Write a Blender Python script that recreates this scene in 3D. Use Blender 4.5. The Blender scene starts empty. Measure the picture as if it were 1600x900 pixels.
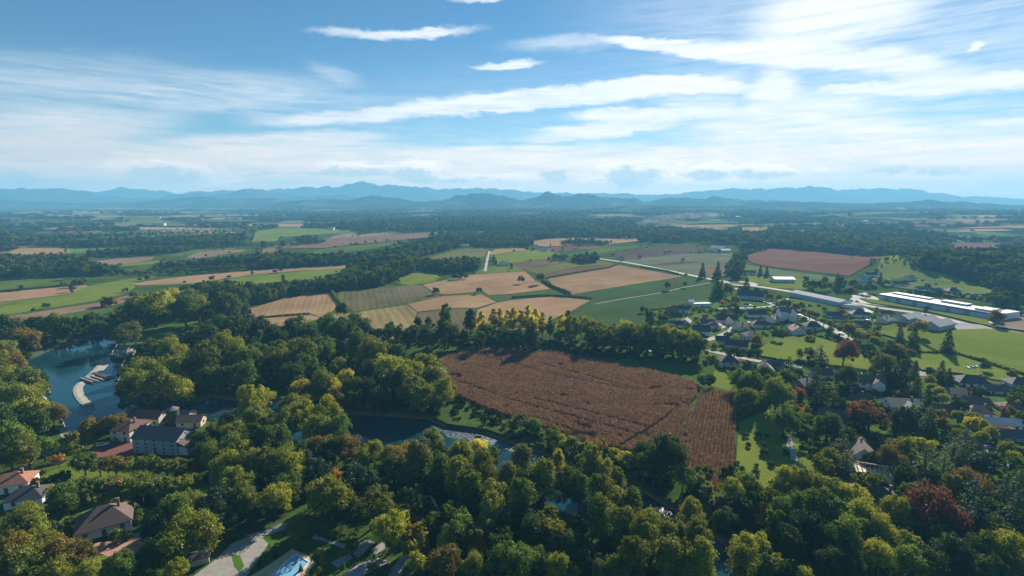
SUN_E = 5.0; SKY_E = 0.053; EXPO = 0.93; SKY_DUST = 0.0
HAZE_D = 0.000145; HAZE_G = 0.1; HAZE_C = (0.22, 0.60, 0.94); HAZE_A = (0.1, 0.1, 0.1); HAZE_TOP = 440
CLOUD_FAR = (7.4, 8.1, 8.6); CLOUD_SUN = (11.2, 11.3, 11.4); CLOUD_GRAY = (6.0, 6.6, 7.0); SKY_TINT = (0.58, 0.88, 0.97)
CLOUD_LOW = (10.0, 8.4, 7.2); CLOUD_LOWSUN = (13.5, 11.4, 9.6)
import bpy, bmesh, math, random
import numpy as np
from mathutils import Vector, Matrix, geometry, noise as mnoise

R = math.radians
rng = np.random.default_rng(7)
random.seed(7)
S = bpy.context.scene
COL = S.collection

# ------------------------------------------------------------------ survey
# The plan was measured off the photograph: a drone 100 m up, 90 degree lens,
# tipped 9.8 degrees down.  at() gives the spot on the plain for a photo pixel.
CAM_H, FPX, PITCH = 100.0, 800.0, R(9.8)
SP, CP = math.sin(PITCH), math.cos(PITCH)

def fac(py):
    return (py - 450.0) / FPX * CP + SP

def at(px, py, z=0.0):
    v = (py - 450.0) / FPX
    d = (CAM_H - z) / max(fac(py), 0.004)
    return (px - 800.0) / FPX * d, d * (CP - v * SP)

def depth(py, z=0.0):
    return (CAM_H - z) / max(fac(py), 0.004)

def poly(pts, z=0.0):
    return [at(x, y, z) for x, y in pts]

def pix(x, y, z):
    dz = z - CAM_H; d = y * CP - dz * SP
    return 800 + FPX * x / d, 450 - FPX * (y * SP + dz * CP) / d

def smooth(a, b, x):
    t = min(1.0, max(0.0, (x - a) / (b - a)))
    return t * t * (3 - 2 * t)

def fbm(x, y, sc, seed=0.0, oct=4):
    return mnoise.fractal(Vector((x / sc + seed * 13.7, y / sc - seed * 7.1, seed)), 1.0, 2.0, oct)

def terr(x, y):
    r = math.hypot(x, y)
    h = 0.0
    # wooded knoll on the right, behind the factory
    q = ((x - 700) / 170.0) ** 2 + ((y - 730) / 105.0) ** 2
    h += 30.0 * max(0.0, math.exp(-q / 1.3) - 0.12)
    if r > 1500:
        k = smooth(1400, 3400, r)
        side = smooth(-1500, 2200, x)
        h += k * (2 + 8 * side + (8 + 22 * side) * (0.5 + 0.5 * fbm(x, y, 1400, 2)))
        h += smooth(3000, 7000, r) * 12 * (0.5 + 0.5 * fbm(x, y, 2200, 3))
    return h

def inpoly(x, y, P):
    c = False
    j = len(P) - 1
    for i in range(len(P)):
        xi, yi = P[i]; xj, yj = P[j]
        if (yi > y) != (yj > y) and x < (xj - xi) * (y - yi) / (yj - yi) + xi:
            c = not c
        j = i
    return c

# ------------------------------------------------------------------ objects
def link(o, parent=None):
    COL.objects.link(o)
    if parent is not None:
        o.parent = parent
    return o

def tag(o, label=None, cat=None, group=None, kind=None):
    if label: o['label'] = label
    if cat: o['category'] = cat
    if group: o['group'] = group
    if kind: o['kind'] = kind
    return o

def empty(name, loc=(0, 0, 0), rz=0.0, scale=None):
    o = bpy.data.objects.new(name, None)
    o.empty_display_size = 0.5
    o.location = loc
    o.rotation_euler = (0, 0, rz)
    if scale: o.scale = scale
    return link(o)

def mesh_np(name, verts, faces, mats=(), midx=None, tint=None, smooth_=False):
    """verts (N,3); faces: an (M,k) array"""
    verts = np.asarray(verts, np.float32); faces = np.asarray(faces, np.int32)
    me = bpy.data.meshes.new(name)
    k = faces.shape[1]; m = len(faces)
    me.vertices.add(len(verts)); me.vertices.foreach_set('co', verts.ravel())
    me.loops.add(m * k); me.loops.foreach_set('vertex_index', faces.ravel())
    me.polygons.add(m)
    me.polygons.foreach_set('loop_start', np.arange(0, m * k, k, dtype=np.int32))
    me.polygons.foreach_set('loop_total', np.full(m, k, np.int32))
    if midx is not None:
        me.polygons.foreach_set('material_index', np.asarray(midx, np.int32))
    if smooth_:
        me.polygons.foreach_set('use_smooth', np.ones(m, bool))
    for mt in mats: me.materials.append(mt)
    me.update(calc_edges=True)
    if tint is not None:
        a = me.attributes.new('tint', 'FLOAT', 'FACE')
        a.data.foreach_set('value', np.asarray(tint, np.float32))
    return me

class MB:
    """collects boxes, prisms and tubes and links them as one mesh object"""
    def __init__(s): s.v = []; s.f = []
    def add(s, vs, fs):
        b = len(s.v); s.v += [tuple(p) for p in vs]
        s.f += [tuple(b + i for i in f) for f in fs]; return s
    def box(s, x0, x1, y0, y1, z0, z1):
        return s.add([(x0,y0,z0),(x1,y0,z0),(x1,y1,z0),(x0,y1,z0),(x0,y0,z1),(x1,y0,z1),(x1,y1,z1),(x0,y1,z1)],
                     [(0,3,2,1),(4,5,6,7),(0,1,5,4),(1,2,6,5),(2,3,7,6),(3,0,4,7)])
    def prism(s, ring, z0, z1):
        n = len(ring)
        vs = [(x, y, z0) for x, y in ring] + [(x, y, z1) for x, y in ring]
        fs = [tuple(range(n))[::-1], tuple(range(n, 2 * n))]
        fs += [(i, (i + 1) % n, n + (i + 1) % n, n + i) for i in range(n)]
        return s.add(vs, fs)
    def cyl(s, x, y, z0, z1, r, n=12, r2=None):
        r2 = r if r2 is None else r2
        vs = [(x + r*math.cos(2*math.pi*i/n), y + r*math.sin(2*math.pi*i/n), z0) for i in range(n)]
        vs += [(x + r2*math.cos(2*math.pi*i/n), y + r2*math.sin(2*math.pi*i/n), z1) for i in range(n)]
        fs = [tuple(range(n))[::-1], tuple(range(n, 2*n))] + [(i,(i+1)%n,n+(i+1)%n,n+i) for i in range(n)]
        return s.add(vs, fs)
    def beam(s, a, b, w, h=None):
        a = Vector(a); b = Vector(b); h = h or w
        d = (b - a).normalized()
        u = d.cross(Vector((0, 0, 1)))
        u = Vector((1, 0, 0)) if u.length < 1e-4 else u.normalized()
        v = u.cross(d)
        vs = [p + u*sx*w/2 + v*sz*h/2 for p in (a, b) for sx, sz in ((-1,-1),(1,-1),(1,1),(-1,1))]
        return s.add(vs, [(0,1,2,3),(7,6,5,4),(0,4,5,1),(1,5,6,2),(2,6,7,3),(3,7,4,0)])
    def build(s, name, mat, parent=None, fix=True):
        me = bpy.data.meshes.new(name)
        me.from_pydata(s.v, [], s.f)
        me.materials.append(mat)
        if fix:
            bm = bmesh.new(); bm.from_mesh(me)
            bmesh.ops.recalc_face_normals(bm, faces=bm.faces)
            bm.to_mesh(me); bm.free()
        return link(bpy.data.objects.new(name, me), parent)

# ------------------------------------------------------------------ materials
def newmat(name):
    m = bpy.data.materials.new(name); m.use_nodes = True
    nt = m.node_tree; nt.nodes.clear()
    out = nt.nodes.new('ShaderNodeOutputMaterial')
    return m, nt, out

def nd(nt, typ, **kw):
    n = nt.nodes.new(typ)
    for k, v in kw.items():
        if k.startswith('_'): setattr(n, k[1:], v)
        else: n.inputs[k.replace('__', ' ')].default_value = v
    return n

def rgba(c): return (c[0], c[1], c[2], 1.0)

def noise_node(nt, scale, detail=4, rough=0.55, vec=None, dist=0.0):
    n = nd(nt, 'ShaderNodeTexNoise', Scale=scale, Detail=detail, Roughness=rough, Distortion=dist)
    if vec is not None: nt.links.new(vec, n.inputs['Vector'])
    return n.outputs['Fac']

def pos(nt):
    return nt.nodes.new('ShaderNodeNewGeometry').outputs['Position']

def mixc(nt, fac, a, b, mode='MIX'):
    n = nt.nodes.new('ShaderNodeMix'); n.data_type = 'RGBA'; n.blend_type = mode
    for sock, v in ((n.inputs[0], fac), (n.inputs[6], a), (n.inputs[7], b)):
        if hasattr(v, 'is_output'): nt.links.new(v, sock)
        elif isinstance(v, (int, float)): sock.default_value = v
        else: sock.default_value = rgba(v)
    return n.outputs[2]

def mth(nt, op, a, b=0.0, clamp=False):
    n = nt.nodes.new('ShaderNodeMath'); n.operation = op; n.use_clamp = clamp
    for i, v in enumerate((a, b)):
        if hasattr(v, 'is_output'): nt.links.new(v, n.inputs[i])
        else: n.inputs[i].default_value = v
    return n.outputs[0]

def ramp01(nt, v, a, b, smoothstep=True):
    n = nt.nodes.new('ShaderNodeMapRange')
    n.interpolation_type = 'SMOOTHSTEP' if smoothstep else 'LINEAR'
    nt.links.new(v, n.inputs[0])
    n.inputs[1].default_value = a; n.inputs[2].default_value = b
    return n.outputs[0]

def plain(name, c, rough=0.7, var=0.25, scale=0.6, metallic=0.0, spec=0.3, bump=0.0):
    m, nt, out = newmat(name)
    p = nd(nt, 'ShaderNodeBsdfPrincipled', Roughness=rough, Metallic=metallic)
    p.inputs['Specular IOR Level'].default_value = spec
    ps = pos(nt)
    f = noise_node(nt, scale, 5, 0.6, ps)
    f2 = noise_node(nt, scale * 9, 3, 0.6, ps)
    f = mth(nt, 'ADD', mth(nt, 'MULTIPLY', f, 0.6), mth(nt, 'MULTIPLY', f2, 0.4))
    f = ramp01(nt, f, 0.3, 0.7)
    c1 = [v * (1 - var) for v in c]; c2 = [min(1, v * (1 + var)) for v in c]
    nt.links.new(mixc(nt, f, c1, c2), p.inputs['Base Color'])
    if bump:
        b = nd(nt, 'ShaderNodeBump', Strength=bump, Distance=0.1)
        nt.links.new(f2, b.inputs['Height']); nt.links.new(b.outputs[0], p.inputs['Normal'])
    nt.links.new(p.outputs[0], out.inputs[0])
    return m

def tiles(name, c, var=0.35):
    """clay or slate roof: courses of tiles, weathered in patches"""
    m, nt, out = newmat(name)
    p = nd(nt, 'ShaderNodeBsdfPrincipled', Roughness=0.75)
    tc = nt.nodes.new('ShaderNodeTexCoord').outputs['Object']
    br = nd(nt, 'ShaderNodeTexBrick', Scale=2.2)
    br.inputs['Color1'].default_value = rgba([v * (1 - var) for v in c])
    br.inputs['Color2'].default_value = rgba([min(1, v * (1 + var)) for v in c])
    br.inputs['Mortar'].default_value = rgba([v * 0.4 for v in c])
    br.inputs['Mortar Size'].default_value = 0.03
    nt.links.new(tc, br.inputs['Vector'])
    f = ramp01(nt, noise_node(nt, 0.5, 5, 0.65, tc), 0.35, 0.7)
    nt.links.new(mixc(nt, mth(nt, 'MULTIPLY', f, 0.45), br.outputs[0], [v * 0.5 + 0.02 for v in c]), p.inputs['Base Color'])
    b = nd(nt, 'ShaderNodeBump', Strength=0.5, Distance=0.05)
    nt.links.new(br.outputs['Fac'], b.inputs['Height']); nt.links.new(b.outputs[0], p.inputs['Normal'])
    nt.links.new(p.outputs[0], out.inputs[0])
    return m

def leafmat(name, c, c2, transl=0.35):
    """foliage: each leaf spray its own tone, light comes through the leaves"""
    m, nt, out = newmat(name)
    at_ = nt.nodes.new('ShaderNodeAttribute'); at_.attribute_name = 'tint'
    oi = nt.nodes.new('ShaderNodeObjectInfo')
    t = mth(nt, 'ADD', mth(nt, 'MULTIPLY', at_.outputs['Fac'], 0.75), mth(nt, 'MULTIPLY', oi.outputs['Random'], 0.35), True)
    col = mixc(nt, t, c, c2)
    bright = mth(nt, 'ADD', mth(nt, 'MULTIPLY', oi.outputs['Random'], 0.5), 0.75)
    vv = nt.nodes.new('ShaderNodeHueSaturation')
    nt.links.new(bright, vv.inputs['Value']); nt.links.new(col, vv.inputs['Color'])
    col = vv.outputs[0]
    d = nd(nt, 'ShaderNodeBsdfDiffuse'); nt.links.new(col, d.inputs[0])
    tr = nd(nt, 'ShaderNodeBsdfTranslucent')
    warm = mixc(nt, 1.0, col, (1.45, 1.25, 0.5), 'MULTIPLY'); nt.links.new(warm, tr.inputs[0])
    mx = nd(nt, 'ShaderNodeMixShader', Fac=transl)
    nt.links.new(d.outputs[0], mx.inputs[1]); nt.links.new(tr.outputs[0], mx.inputs[2])
    g = nd(nt, 'ShaderNodeBsdfGlossy', Roughness=0.55)
    g.inputs[0].default_value = (0.5, 0.5, 0.5, 1)
    m2 = nd(nt, 'ShaderNodeMixShader', Fac=0.035)
    nt.links.new(mx.outputs[0], m2.inputs[1]); nt.links.new(g.outputs[0], m2.inputs[2])
    nt.links.new(m2.outputs[0], out.inputs[0])
    return m

def fieldmat(name, c, c2, d=(1, 0), spacing=4.0, stripe=0.3, patch=60.0, c3=None, speck=0.15):
    """open ground: drifts of tone, tractor lines along d every `spacing` metres"""
    m, nt, out = newmat(name)
    p = nd(nt, 'ShaderNodeBsdfPrincipled', Roughness=0.9)
    p.inputs['Specular IOR Level'].default_value = 0.0
    ps = pos(nt)
    f = ramp01(nt, noise_node(nt, 1.0 / patch, 6, 0.62, ps, 0.4), 0.34, 0.66)
    col = mixc(nt, f, c, c2)
    if c3 is not None:
        f3 = ramp01(nt, noise_node(nt, 1.7 / patch, 5, 0.6, ps, 1.0), 0.55, 0.72)
        col = mixc(nt, f3, col, c3)
    dv = Vector((d[0], d[1], 0)).normalized()
    dot = nt.nodes.new('ShaderNodeVectorMath'); dot.operation = 'DOT_PRODUCT'
    nt.links.new(ps, dot.inputs[0]); dot.inputs[1].default_value = (-dv.y, dv.x, 0)
    wob = noise_node(nt, 0.02, 3, 0.5, ps)
    s = mth(nt, 'ADD', mth(nt, 'MULTIPLY', dot.outputs['Value'], 2 * math.pi / spacing), mth(nt, 'MULTIPLY', wob, 6.0))
    w = mth(nt, 'ADD', mth(nt, 'MULTIPLY', mth(nt, 'SINE', s), 0.5), 0.5)
    s2 = mth(nt, 'MULTIPLY', dot.outputs['Value'], 2 * math.pi / (spacing * 3.7))
    w2 = mth(nt, 'ADD', mth(nt, 'MULTIPLY', mth(nt, 'SINE', s2), 0.5), 0.5)
    w = mth(nt, 'MULTIPLY', mth(nt, 'ADD', mth(nt, 'MULTIPLY', w, 0.6), mth(nt, 'MULTIPLY', w2, 0.4)),
            ramp01(nt, noise_node(nt, 0.012, 4, 0.6, ps), 0.25, 0.6))
    col = mixc(nt, mth(nt, 'MULTIPLY', w, min(.85, stripe * 1.45)), col, [v * 0.45 for v in c])
    wet = ramp01(nt, noise_node(nt, 2.6 / patch, 6, 0.7, ps, 0.8), 0.52, 0.74)
    col = mixc(nt, mth(nt, 'MULTIPLY', wet, 0.35), col, [v * 0.62 for v in c2])
    fine = noise_node(nt, 0.7, 4, 0.7, ps)
    col = mixc(nt, mth(nt, 'MULTIPLY', ramp01(nt, fine, 0.4, 0.7), speck * 2), col, [v * 0.5 for v in c])
    nt.links.new(col, p.inputs['Base Color'])
    b = nd(nt, 'ShaderNodeBump', Strength=0.35, Distance=0.4)
    nt.links.new(fine, b.inputs['Height']); nt.links.new(b.outputs[0], p.inputs['Normal'])
    nt.links.new(p.outputs[0], out.inputs[0])
    return m

# ------------------------------------------------------------------ camera
cam = bpy.data.cameras.new('camera'); cam.sensor_width = 36; cam.lens = 18
cam.clip_start = 1.0; cam.clip_end = 80000
co = link(bpy.data.objects.new('camera', cam))
co.location = (0, 0, CAM_H); co.rotation_euler = (R(90) - PITCH, 0, 0)
S.camera = co

# ------------------------------------------------------------------ light
SUN_AZ, SUN_EL = R(30.6), R(27.0)      # azimuth right of straight ahead
sv = Vector((math.sin(SUN_AZ) * math.cos(SUN_EL), math.cos(SUN_AZ) * math.cos(SUN_EL), math.sin(SUN_EL)))
sl = bpy.data.lights.new('sun', 'SUN'); sl.energy = SUN_E; sl.angle = R(0.5); sl.color = (1.0, 0.94, 0.84)
so = link(bpy.data.objects.new('sun', sl)); so.rotation_euler = sv.to_track_quat('Z', 'Y').to_euler()
so.location = (0, 0, 600)

# ------------------------------------------------------------------ sky
W = bpy.data.worlds.new('World'); S.world = W; W.use_nodes = True
nt = W.node_tree; nt.nodes.clear()
wo = nt.nodes.new('ShaderNodeOutputWorld'); bg = nt.nodes.new('ShaderNodeBackground')
bg.inputs[1].default_value = SKY_E
sky = nt.nodes.new('ShaderNodeTexSky'); sky.sky_type = 'NISHITA'; sky.sun_disc = False
sky.sun_elevation = SUN_EL; sky.sun_rotation = SUN_AZ
sky.air_density = 1.0; sky.dust_density = SKY_DUST; sky.ozone_density = 3.0; sky.altitude = 300
g = nt.nodes.new('ShaderNodeTexCoord').outputs['Generated']
sep = nt.nodes.new('ShaderNodeSeparateXYZ'); nt.links.new(g, sep.inputs[0])
azn = mth(nt, 'MULTIPLY', mth(nt, 'ARCTAN2', sep.outputs[0], sep.outputs[1]), 180 / math.pi)
eln = mth(nt, 'MULTIPLY', mth(nt, 'ARCSINE', sep.outputs[2]), 180 / math.pi)
cv = nt.nodes.new('ShaderNodeCombineXYZ'); nt.links.new(azn, cv.inputs[0]); nt.links.new(eln, cv.inputs[1])
# ragged, streaky edges: wind-drawn noise moves the lookup
def stretch(sx, sy, off=0.0):
    n = nt.nodes.new('ShaderNodeMapping'); n.inputs['Scale'].default_value = (sx, sy, 1)
    n.inputs['Location'].default_value = (off, off, 0)
    nt.links.new(cv.outputs[0], n.inputs[0]); return n.outputs[0]
def wn(vec, detail, rough=0.6, col=False, dist=0.0):
    n = nd(nt, 'ShaderNodeTexNoise', Scale=1.0, Detail=detail, Roughness=rough, Distortion=dist)
    nt.links.new(vec, n.inputs['Vector']); return n.outputs['Color' if col else 'Fac']
def vsub(a, b): 
    n = nt.nodes.new('ShaderNodeVectorMath'); n.operation = 'SUBTRACT'
    nt.links.new(a, n.inputs[0]); n.inputs[1].default_value = b; return n.outputs[0]
def vmul(a, b):
    n = nt.nodes.new('ShaderNodeVectorMath'); n.operation = 'MULTIPLY'
    nt.links.new(a, n.inputs[0]); n.inputs[1].default_value = b; return n.outputs[0]
def vadd(a, b):
    n = nt.nodes.new('ShaderNodeVectorMath'); n.operation = 'ADD'
    nt.links.new(a, n.inputs[0]); nt.links.new(b, n.inputs[1]); return n.outputs[0]
warp1 = vmul(vsub(wn(stretch(0.07, 0.22), 5, 0.6, True), (.5, .5, .5)), (5.0, 2.4, 0))
warp2 = vmul(vsub(wn(stretch(0.5, 1.2, 5.0), 4, 0.65, True), (.5, .5, .5)), (1.8, 0.9, 0))
cw = vadd(vadd(cv.outputs[0], warp1), warp2)
cw2 = vadd(cv.outputs[0], vmul(vsub(wn(stretch(0.9, 1.3, 9.0), 6, 0.7, True), (.5, .5, .5)), (2.6, 1.7, 0)))

def azel(px, py):
    x = (px - 800) / FPX; v = (py - 450) / FPX
    dx, dy, dz = x, CP - v * SP, -v * CP - SP
    return math.degrees(math.atan2(dx, dy)), math.degrees(math.atan2(dz, math.hypot(dx, dy)))

def blob(cx, cy, rx, ry, tilt, strength, soft, vec):
    a, e = azel(cx, cy); a1, e1 = azel(cx + rx * .5, cy); a2, e2 = azel(cx, cy - ry)
    a0, e0 = azel(cx - rx * .5, cy)
    mp = nt.nodes.new('ShaderNodeMapping'); mp.vector_type = 'TEXTURE'
    mp.inputs['Location'].default_value = (a, e, 0)
    mp.inputs['Rotation'].default_value = (0, 0, R(tilt) + math.atan2(e1 - e0, a1 - a0))
    mp.inputs['Scale'].default_value = (abs(a1 - a0), max(0.3, abs(e2 - e)), 1)
    nt.links.new(vec, mp.inputs[0])
    ln = nt.nodes.new('ShaderNodeVectorMath'); ln.operation = 'LENGTH'; nt.links.new(mp.outputs[0], ln.inputs[0])
    r = nt.nodes.new('ShaderNodeMapRange'); r.interpolation_type = 'SMOOTHSTEP'
    nt.links.new(ln.outputs['Value'], r.inputs[0])
    r.inputs[1].default_value = 1 + soft; r.inputs[2].default_value = max(0.0, 1 - soft)
    r.inputs[3].default_value = 0; r.inputs[4].default_value = strength
    return r.outputs[0]

def union(lst, vec):
    acc = None
    for b_ in lst:
        o_ = blob(*b_, vec)
        if acc is None: acc = o_
        else: # 1-(1-a)(1-b)
            acc = mth(nt, 'SUBTRACT', 1.0, mth(nt, 'MULTIPLY', mth(nt, 'SUBTRACT', 1.0, acc), mth(nt, 'SUBTRACT', 1.0, o_)))
    return acc
white = union([
    (628, 51, 112, 8, 0, .85, .45), (788, 98, 52, 6, 0, .95, .4), (525, 113, 34, 10, -18, .35, .8), (747, 1, 35, 6, 0, .7, .5),
    (560, 181, 140, 11, 5, .9, .45), (640, 168, 120, 9, 6, .6, .6), (780, 163, 150, 14, 5, 1, .25), (950, 142, 185, 18, 6, 1, .25), (1090, 128, 90, 13, -3, 1, .3),
    (1060, 72, 125, 10, -3, 1, .3), (1240, 87, 185, 19, -5, 1, .3), (1400, 105, 110, 22, -12, .8, .6), (880, 70, 70, 10, 2, .45, .8),
    (1270, 30, 90, 55, 10, .9, .6), (1370, 12, 60, 35, 0, .8, .7),
    (1205, 145, 34, 40, 0, .95, .4), (1190, 195, 120, 34, 4, .8, .5), (1320, 180, 110, 30, -18, .75, .5), (1370, 207, 55, 16, -8, .7, .5),
    (1010, 178, 125, 12, 2, 1, .3), (950, 200, 100, 11, 3, .95, .3), (890, 214, 70, 6, 2, .9, .5),
    (1330, 137, 60, 8, -2, .95, .35), (1440, 139, 110, 10, 1, .9, .5), (1560, 131, 90, 11, 6, .95, .4),
    (848, 231, 38, 3.5, 0, .8, .5), (1575, 193, 55, 9, 4, .55, .7), (1529, 75, 11, 6, 25, .9, .5), (1090, 158, 60, 10, 0, .7, .6),
    (900, 263, 420, 10, 0, .55, .9), (1250, 240, 420, 10, 1, .8, .8), (1500, 262, 220, 22, 1, .75, .8), (700, 243, 240, 9, 2, .7, .8),
    (120, 200, 190, 22, 4, .75, .55), (60, 178, 120, 22, -5, .6, .8), (450, 222, 150, 12, 2, .85, .55), (380, 238, 150, 10, 3, .6, .8),
    (300, 288, 90, 7, 0, .7, .9), (740, 284, 200, 6, 0, .7, .9), (1040, 290, 260, 8, 0, .8, .9), (1330, 284, 300, 12, 0, .75, .9),
], cw)
veil = union([
    (150, 130, 420, 30, -4, .5, .95), (420, 150, 200, 26, -6, .38, .95), (250, 160, 300, 14, -8, .35, .9), (60, 240, 420, 30, 0, .4, .9), (300, 268, 700, 30, 0, .5, .6), (1000, 268, 800, 38, 0, .75, .55),
    (1500, 255, 520, 60, 0, .7, .7), (1350, 185, 380, 70, 0, .38, .8), (1250, 40, 280, 80, 0, .45, .9), (760, 215, 260, 22, 0, .3, .9), (1560, 60, 200, 110, 0, .28, .9),
    (1000, 150, 330, 50, 0, .18, .9), (60, 90, 200, 20, 0, .15, .95),
], vadd(cv.outputs[0], warp1))
cub = union([
    (650, 273, 36, 13, 0, 1, .9), (545, 269, 60, 9, 0, .9, .9), (258, 273, 72, 15, -3, .95, .9), (985, 277, 50, 18, 0, 1, .9), (1098, 273, 36, 10, 0, .9, .9),
    (1185, 273, 62, 9, 0, .9, .9), (15, 277, 40, 14, 0, .9, .9), (868, 276, 30, 11, 0, .8, .9), (1450, 268, 100, 9, 0, .7, .9), (420, 272, 40, 8, 0, .6, .9), (735, 282, 60, 7, 0, .7, .9)], cv.outputs[0])
cun = wn(stretch(0.55, 0.9, 9.0), 7, 0.68)
cun2 = wn(stretch(0.55, 0.9, 9.35), 7, 0.68)
gray = mth(nt, 'MULTIPLY', ramp01(nt, mth(nt, 'ADD', cub, mth(nt, 'MULTIPLY', mth(nt, 'SUBTRACT', cun, .5), 2.2)), .38, .85), .8)
up = nt.nodes.new('ShaderNodeMapping'); up.inputs['Location'].default_value = (-.25, -.55, 0); nt.links.new(cv.outputs[0], up.inputs[0])
cub2 = union([
    (652, 272, 40, 15, 0, 1, .9), (550, 268, 70, 10, 0, .9, .9), (268, 276, 90, 17, -3, .95, .9), (990, 276, 58, 20, 0, 1, .9), (1105, 274, 44, 12, 0, .9, .9), (1190, 274, 80, 10, 0, .9, .9), (310, 290, 70, 8, 0, .9, .9), (760, 286, 110, 7, 0, .9, .9), (1050, 289, 150, 8, 0, .95, .9)], up.outputs[0])
rim = mth(nt, 'MULTIPLY', ramp01(nt, mth(nt, 'ADD', cub2, mth(nt, 'MULTIPLY', mth(nt, 'SUBTRACT', cun, .5), 2.2)), .34, .75), .5)
# fibres drawn along the wind
fib = ramp01(nt, wn(stretch(0.1, 1.1, 3.0), 6, 0.62, False, 0.6), 0.28, 0.62)
fib2 = ramp01(nt, wn(stretch(0.28, 2.4, 7.0), 5, 0.6, False, 0.4), 0.25, 0.7)
fibm = mth(nt, 'ADD', mth(nt, 'MULTIPLY', fib, 0.6), mth(nt, 'MULTIPLY', fib2, 0.4))
veilm = mth(nt, 'MULTIPLY', veil, mth(nt, 'ADD', mth(nt, 'MULTIPLY', fibm, 0.8), 0.28), True)
whitem = mth(nt, 'MULTIPLY', white, mth(nt, 'ADD', mth(nt, 'MULTIPLY', fibm, 0.28), 0.78), True)
# the low deck over the far hills: flat layers seen edge-on
wsep = nt.nodes.new('ShaderNodeSeparateXYZ'); nt.links.new(cw, wsep.inputs[0])
lay = ramp01(nt, wn(stretch(0.035, 1.3, 11.0), 5, 0.6, False, 0.3), 0.30, 0.60)
deck = mth(nt, 'MULTIPLY', ramp01(nt, wsep.outputs[1], 5.9, 4.0), mth(nt, 'ADD', mth(nt, 'MULTIPLY', lay, 0.45), 0.5), True)
veilm = mth(nt, 'SUBTRACT', 1.0, mth(nt, 'MULTIPLY', mth(nt, 'SUBTRACT', 1.0, veilm), mth(nt, 'SUBTRACT', 1.0, deck)))
cm = mth(nt, 'SUBTRACT', 1.0, mth(nt, 'MULTIPLY', mth(nt, 'SUBTRACT', 1.0, veilm), mth(nt, 'SUBTRACT', 1.0, whitem)))
# clouds scatter forward: brighter round the sun
dt = nt.nodes.new('ShaderNodeVectorMath'); dt.operation = 'DOT_PRODUCT'
nt.links.new(g, dt.inputs[0]); dt.inputs[1].default_value = sv
glow = ramp01(nt, dt.outputs['Value'], 0.15, 0.95)
ccol = mixc(nt, glow, CLOUD_FAR, CLOUD_SUN)
ccol = mixc(nt, ramp01(nt, eln, 9.0, 2.0), ccol, mixc(nt, glow, CLOUD_LOW, CLOUD_LOWSUN))
shade = mixc(nt, 1.0, ccol, (0.70, 0.80, 0.90), 'MULTIPLY')
ccol = mixc(nt, mth(nt, 'MULTIPLY', mth(nt, 'SUBTRACT', 1.0, fibm), ramp01(nt, eln, 26.0, 5.0)), ccol, shade)
skyc = mixc(nt, 1.0, sky.outputs[0], SKY_TINT, 'MULTIPLY')
c1 = mixc(nt, cm, skyc, ccol)
c1 = mixc(nt, rim, c1, mixc(nt, 1.0, ccol, (1.4, 1.38, 1.35), 'MULTIPLY'))
c1 = mixc(nt, gray, c1, CLOUD_GRAY)
nt.links.new(c1, bg.inputs[0]); nt.links.new(bg.outputs[0], wo.inputs[0])

# ------------------------------------------------------------------ haze
hm, hn, ho = newmat('haze')
pv = nd(hn, 'ShaderNodeVolumePrincipled', Density=HAZE_D, Anisotropy=HAZE_G)
pv.inputs['Color'].default_value = rgba(HAZE_C)
pv.inputs['Absorption Color'].default_value = rgba(HAZE_A)
hn.links.new(pv.outputs[0], ho.inputs['Volume'])
hz = MB().box(-13000, 13000, -900, 10900, -7, HAZE_TOP).build('haze', hm)
tag(hz, 'thin blue autumn haze over the valley', None, None, 'stuff')

# ------------------------------------------------------------------ render
S.view_settings.view_transform = 'Standard'; S.view_settings.look = 'None'
S.view_settings.gamma = 1.0; S.view_settings.exposure = EXPO; S.view_settings.use_curve_mapping = False
S.render.engine = 'CYCLES'
cy = S.cycles
cy.max_bounces = 6; cy.diffuse_bounces = 2; cy.glossy_bounces = 2; cy.transmission_bounces = 4
cy.volume_bounces = 0; cy.transparent_max_bounces = 4
cy.caustics_reflective = False; cy.caustics_refractive = False
cy.use_denoising = True
try:
    cy.denoiser = 'OPENIMAGEDENOISE'; cy.denoising_input_passes = 'RGB_ALBEDO_NORMAL'; cy.denoising_prefilter = 'ACCURATE'
except Exception: pass
cy.sample_clamp_indirect = 4.0
W.cycles.sampling_method = 'NONE'
cy.volume_bounces = 1
cy.use_adaptive_sampling = True; cy.adaptive_threshold = 0.015
# ================================================================== GROUND
RIVER_PX = [(40,580),(40,557),(100,536),(150,521),(172,516),(215,506),(222,515),(186,534),(178,546),(200,556),
  (192,575),(184,597),(196,612),(235,628),(300,622),(330,615),(380,620),(450,622),(540,640),(600,643),(670,648),(700,662),(760,670),
  (800,684),(862,706),(905,721),(980,747),(1012,762),(1060,790),(1100,815),(1132,838),(1160,870),(1190,912),
  (1110,945),(1060,912),(1000,868),(930,825),(850,785),(800,745),(720,718),(640,708),(560,702),(480,692),(400,682),(330,660),(300,650),(250,647),(190,652),(130,674),(98,671),(92,655),(84,640),(68,620),(50,600)]
RIV = poly(RIVER_PX)
def edge_refine(P, step=14.0):
    out = []
    for i in range(len(P)):
        a = Vector(P[i]); b = Vector(P[(i + 1) % len(P)])
        n = max(1, int((b - a).length / step))
        for k in range(n):
            q = a.lerp(b, k / n)
            j = 0 if k == 0 else 1
            nv = (b - a).orthogonal().normalized() * (2.4 * mnoise.noise(Vector((q.x * .08, q.y * .08, 3.3)))) * j
            out.append((q.x + nv.x, q.y + nv.y))
    return out
RIV = edge_refine(RIV)
WATER_Z = -1.7

cp = [Vector(p) for p in RIV]
ce = [(i, (i + 1) % len(RIV)) for i in range(len(RIV))]
nr = len(RIV)
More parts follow.
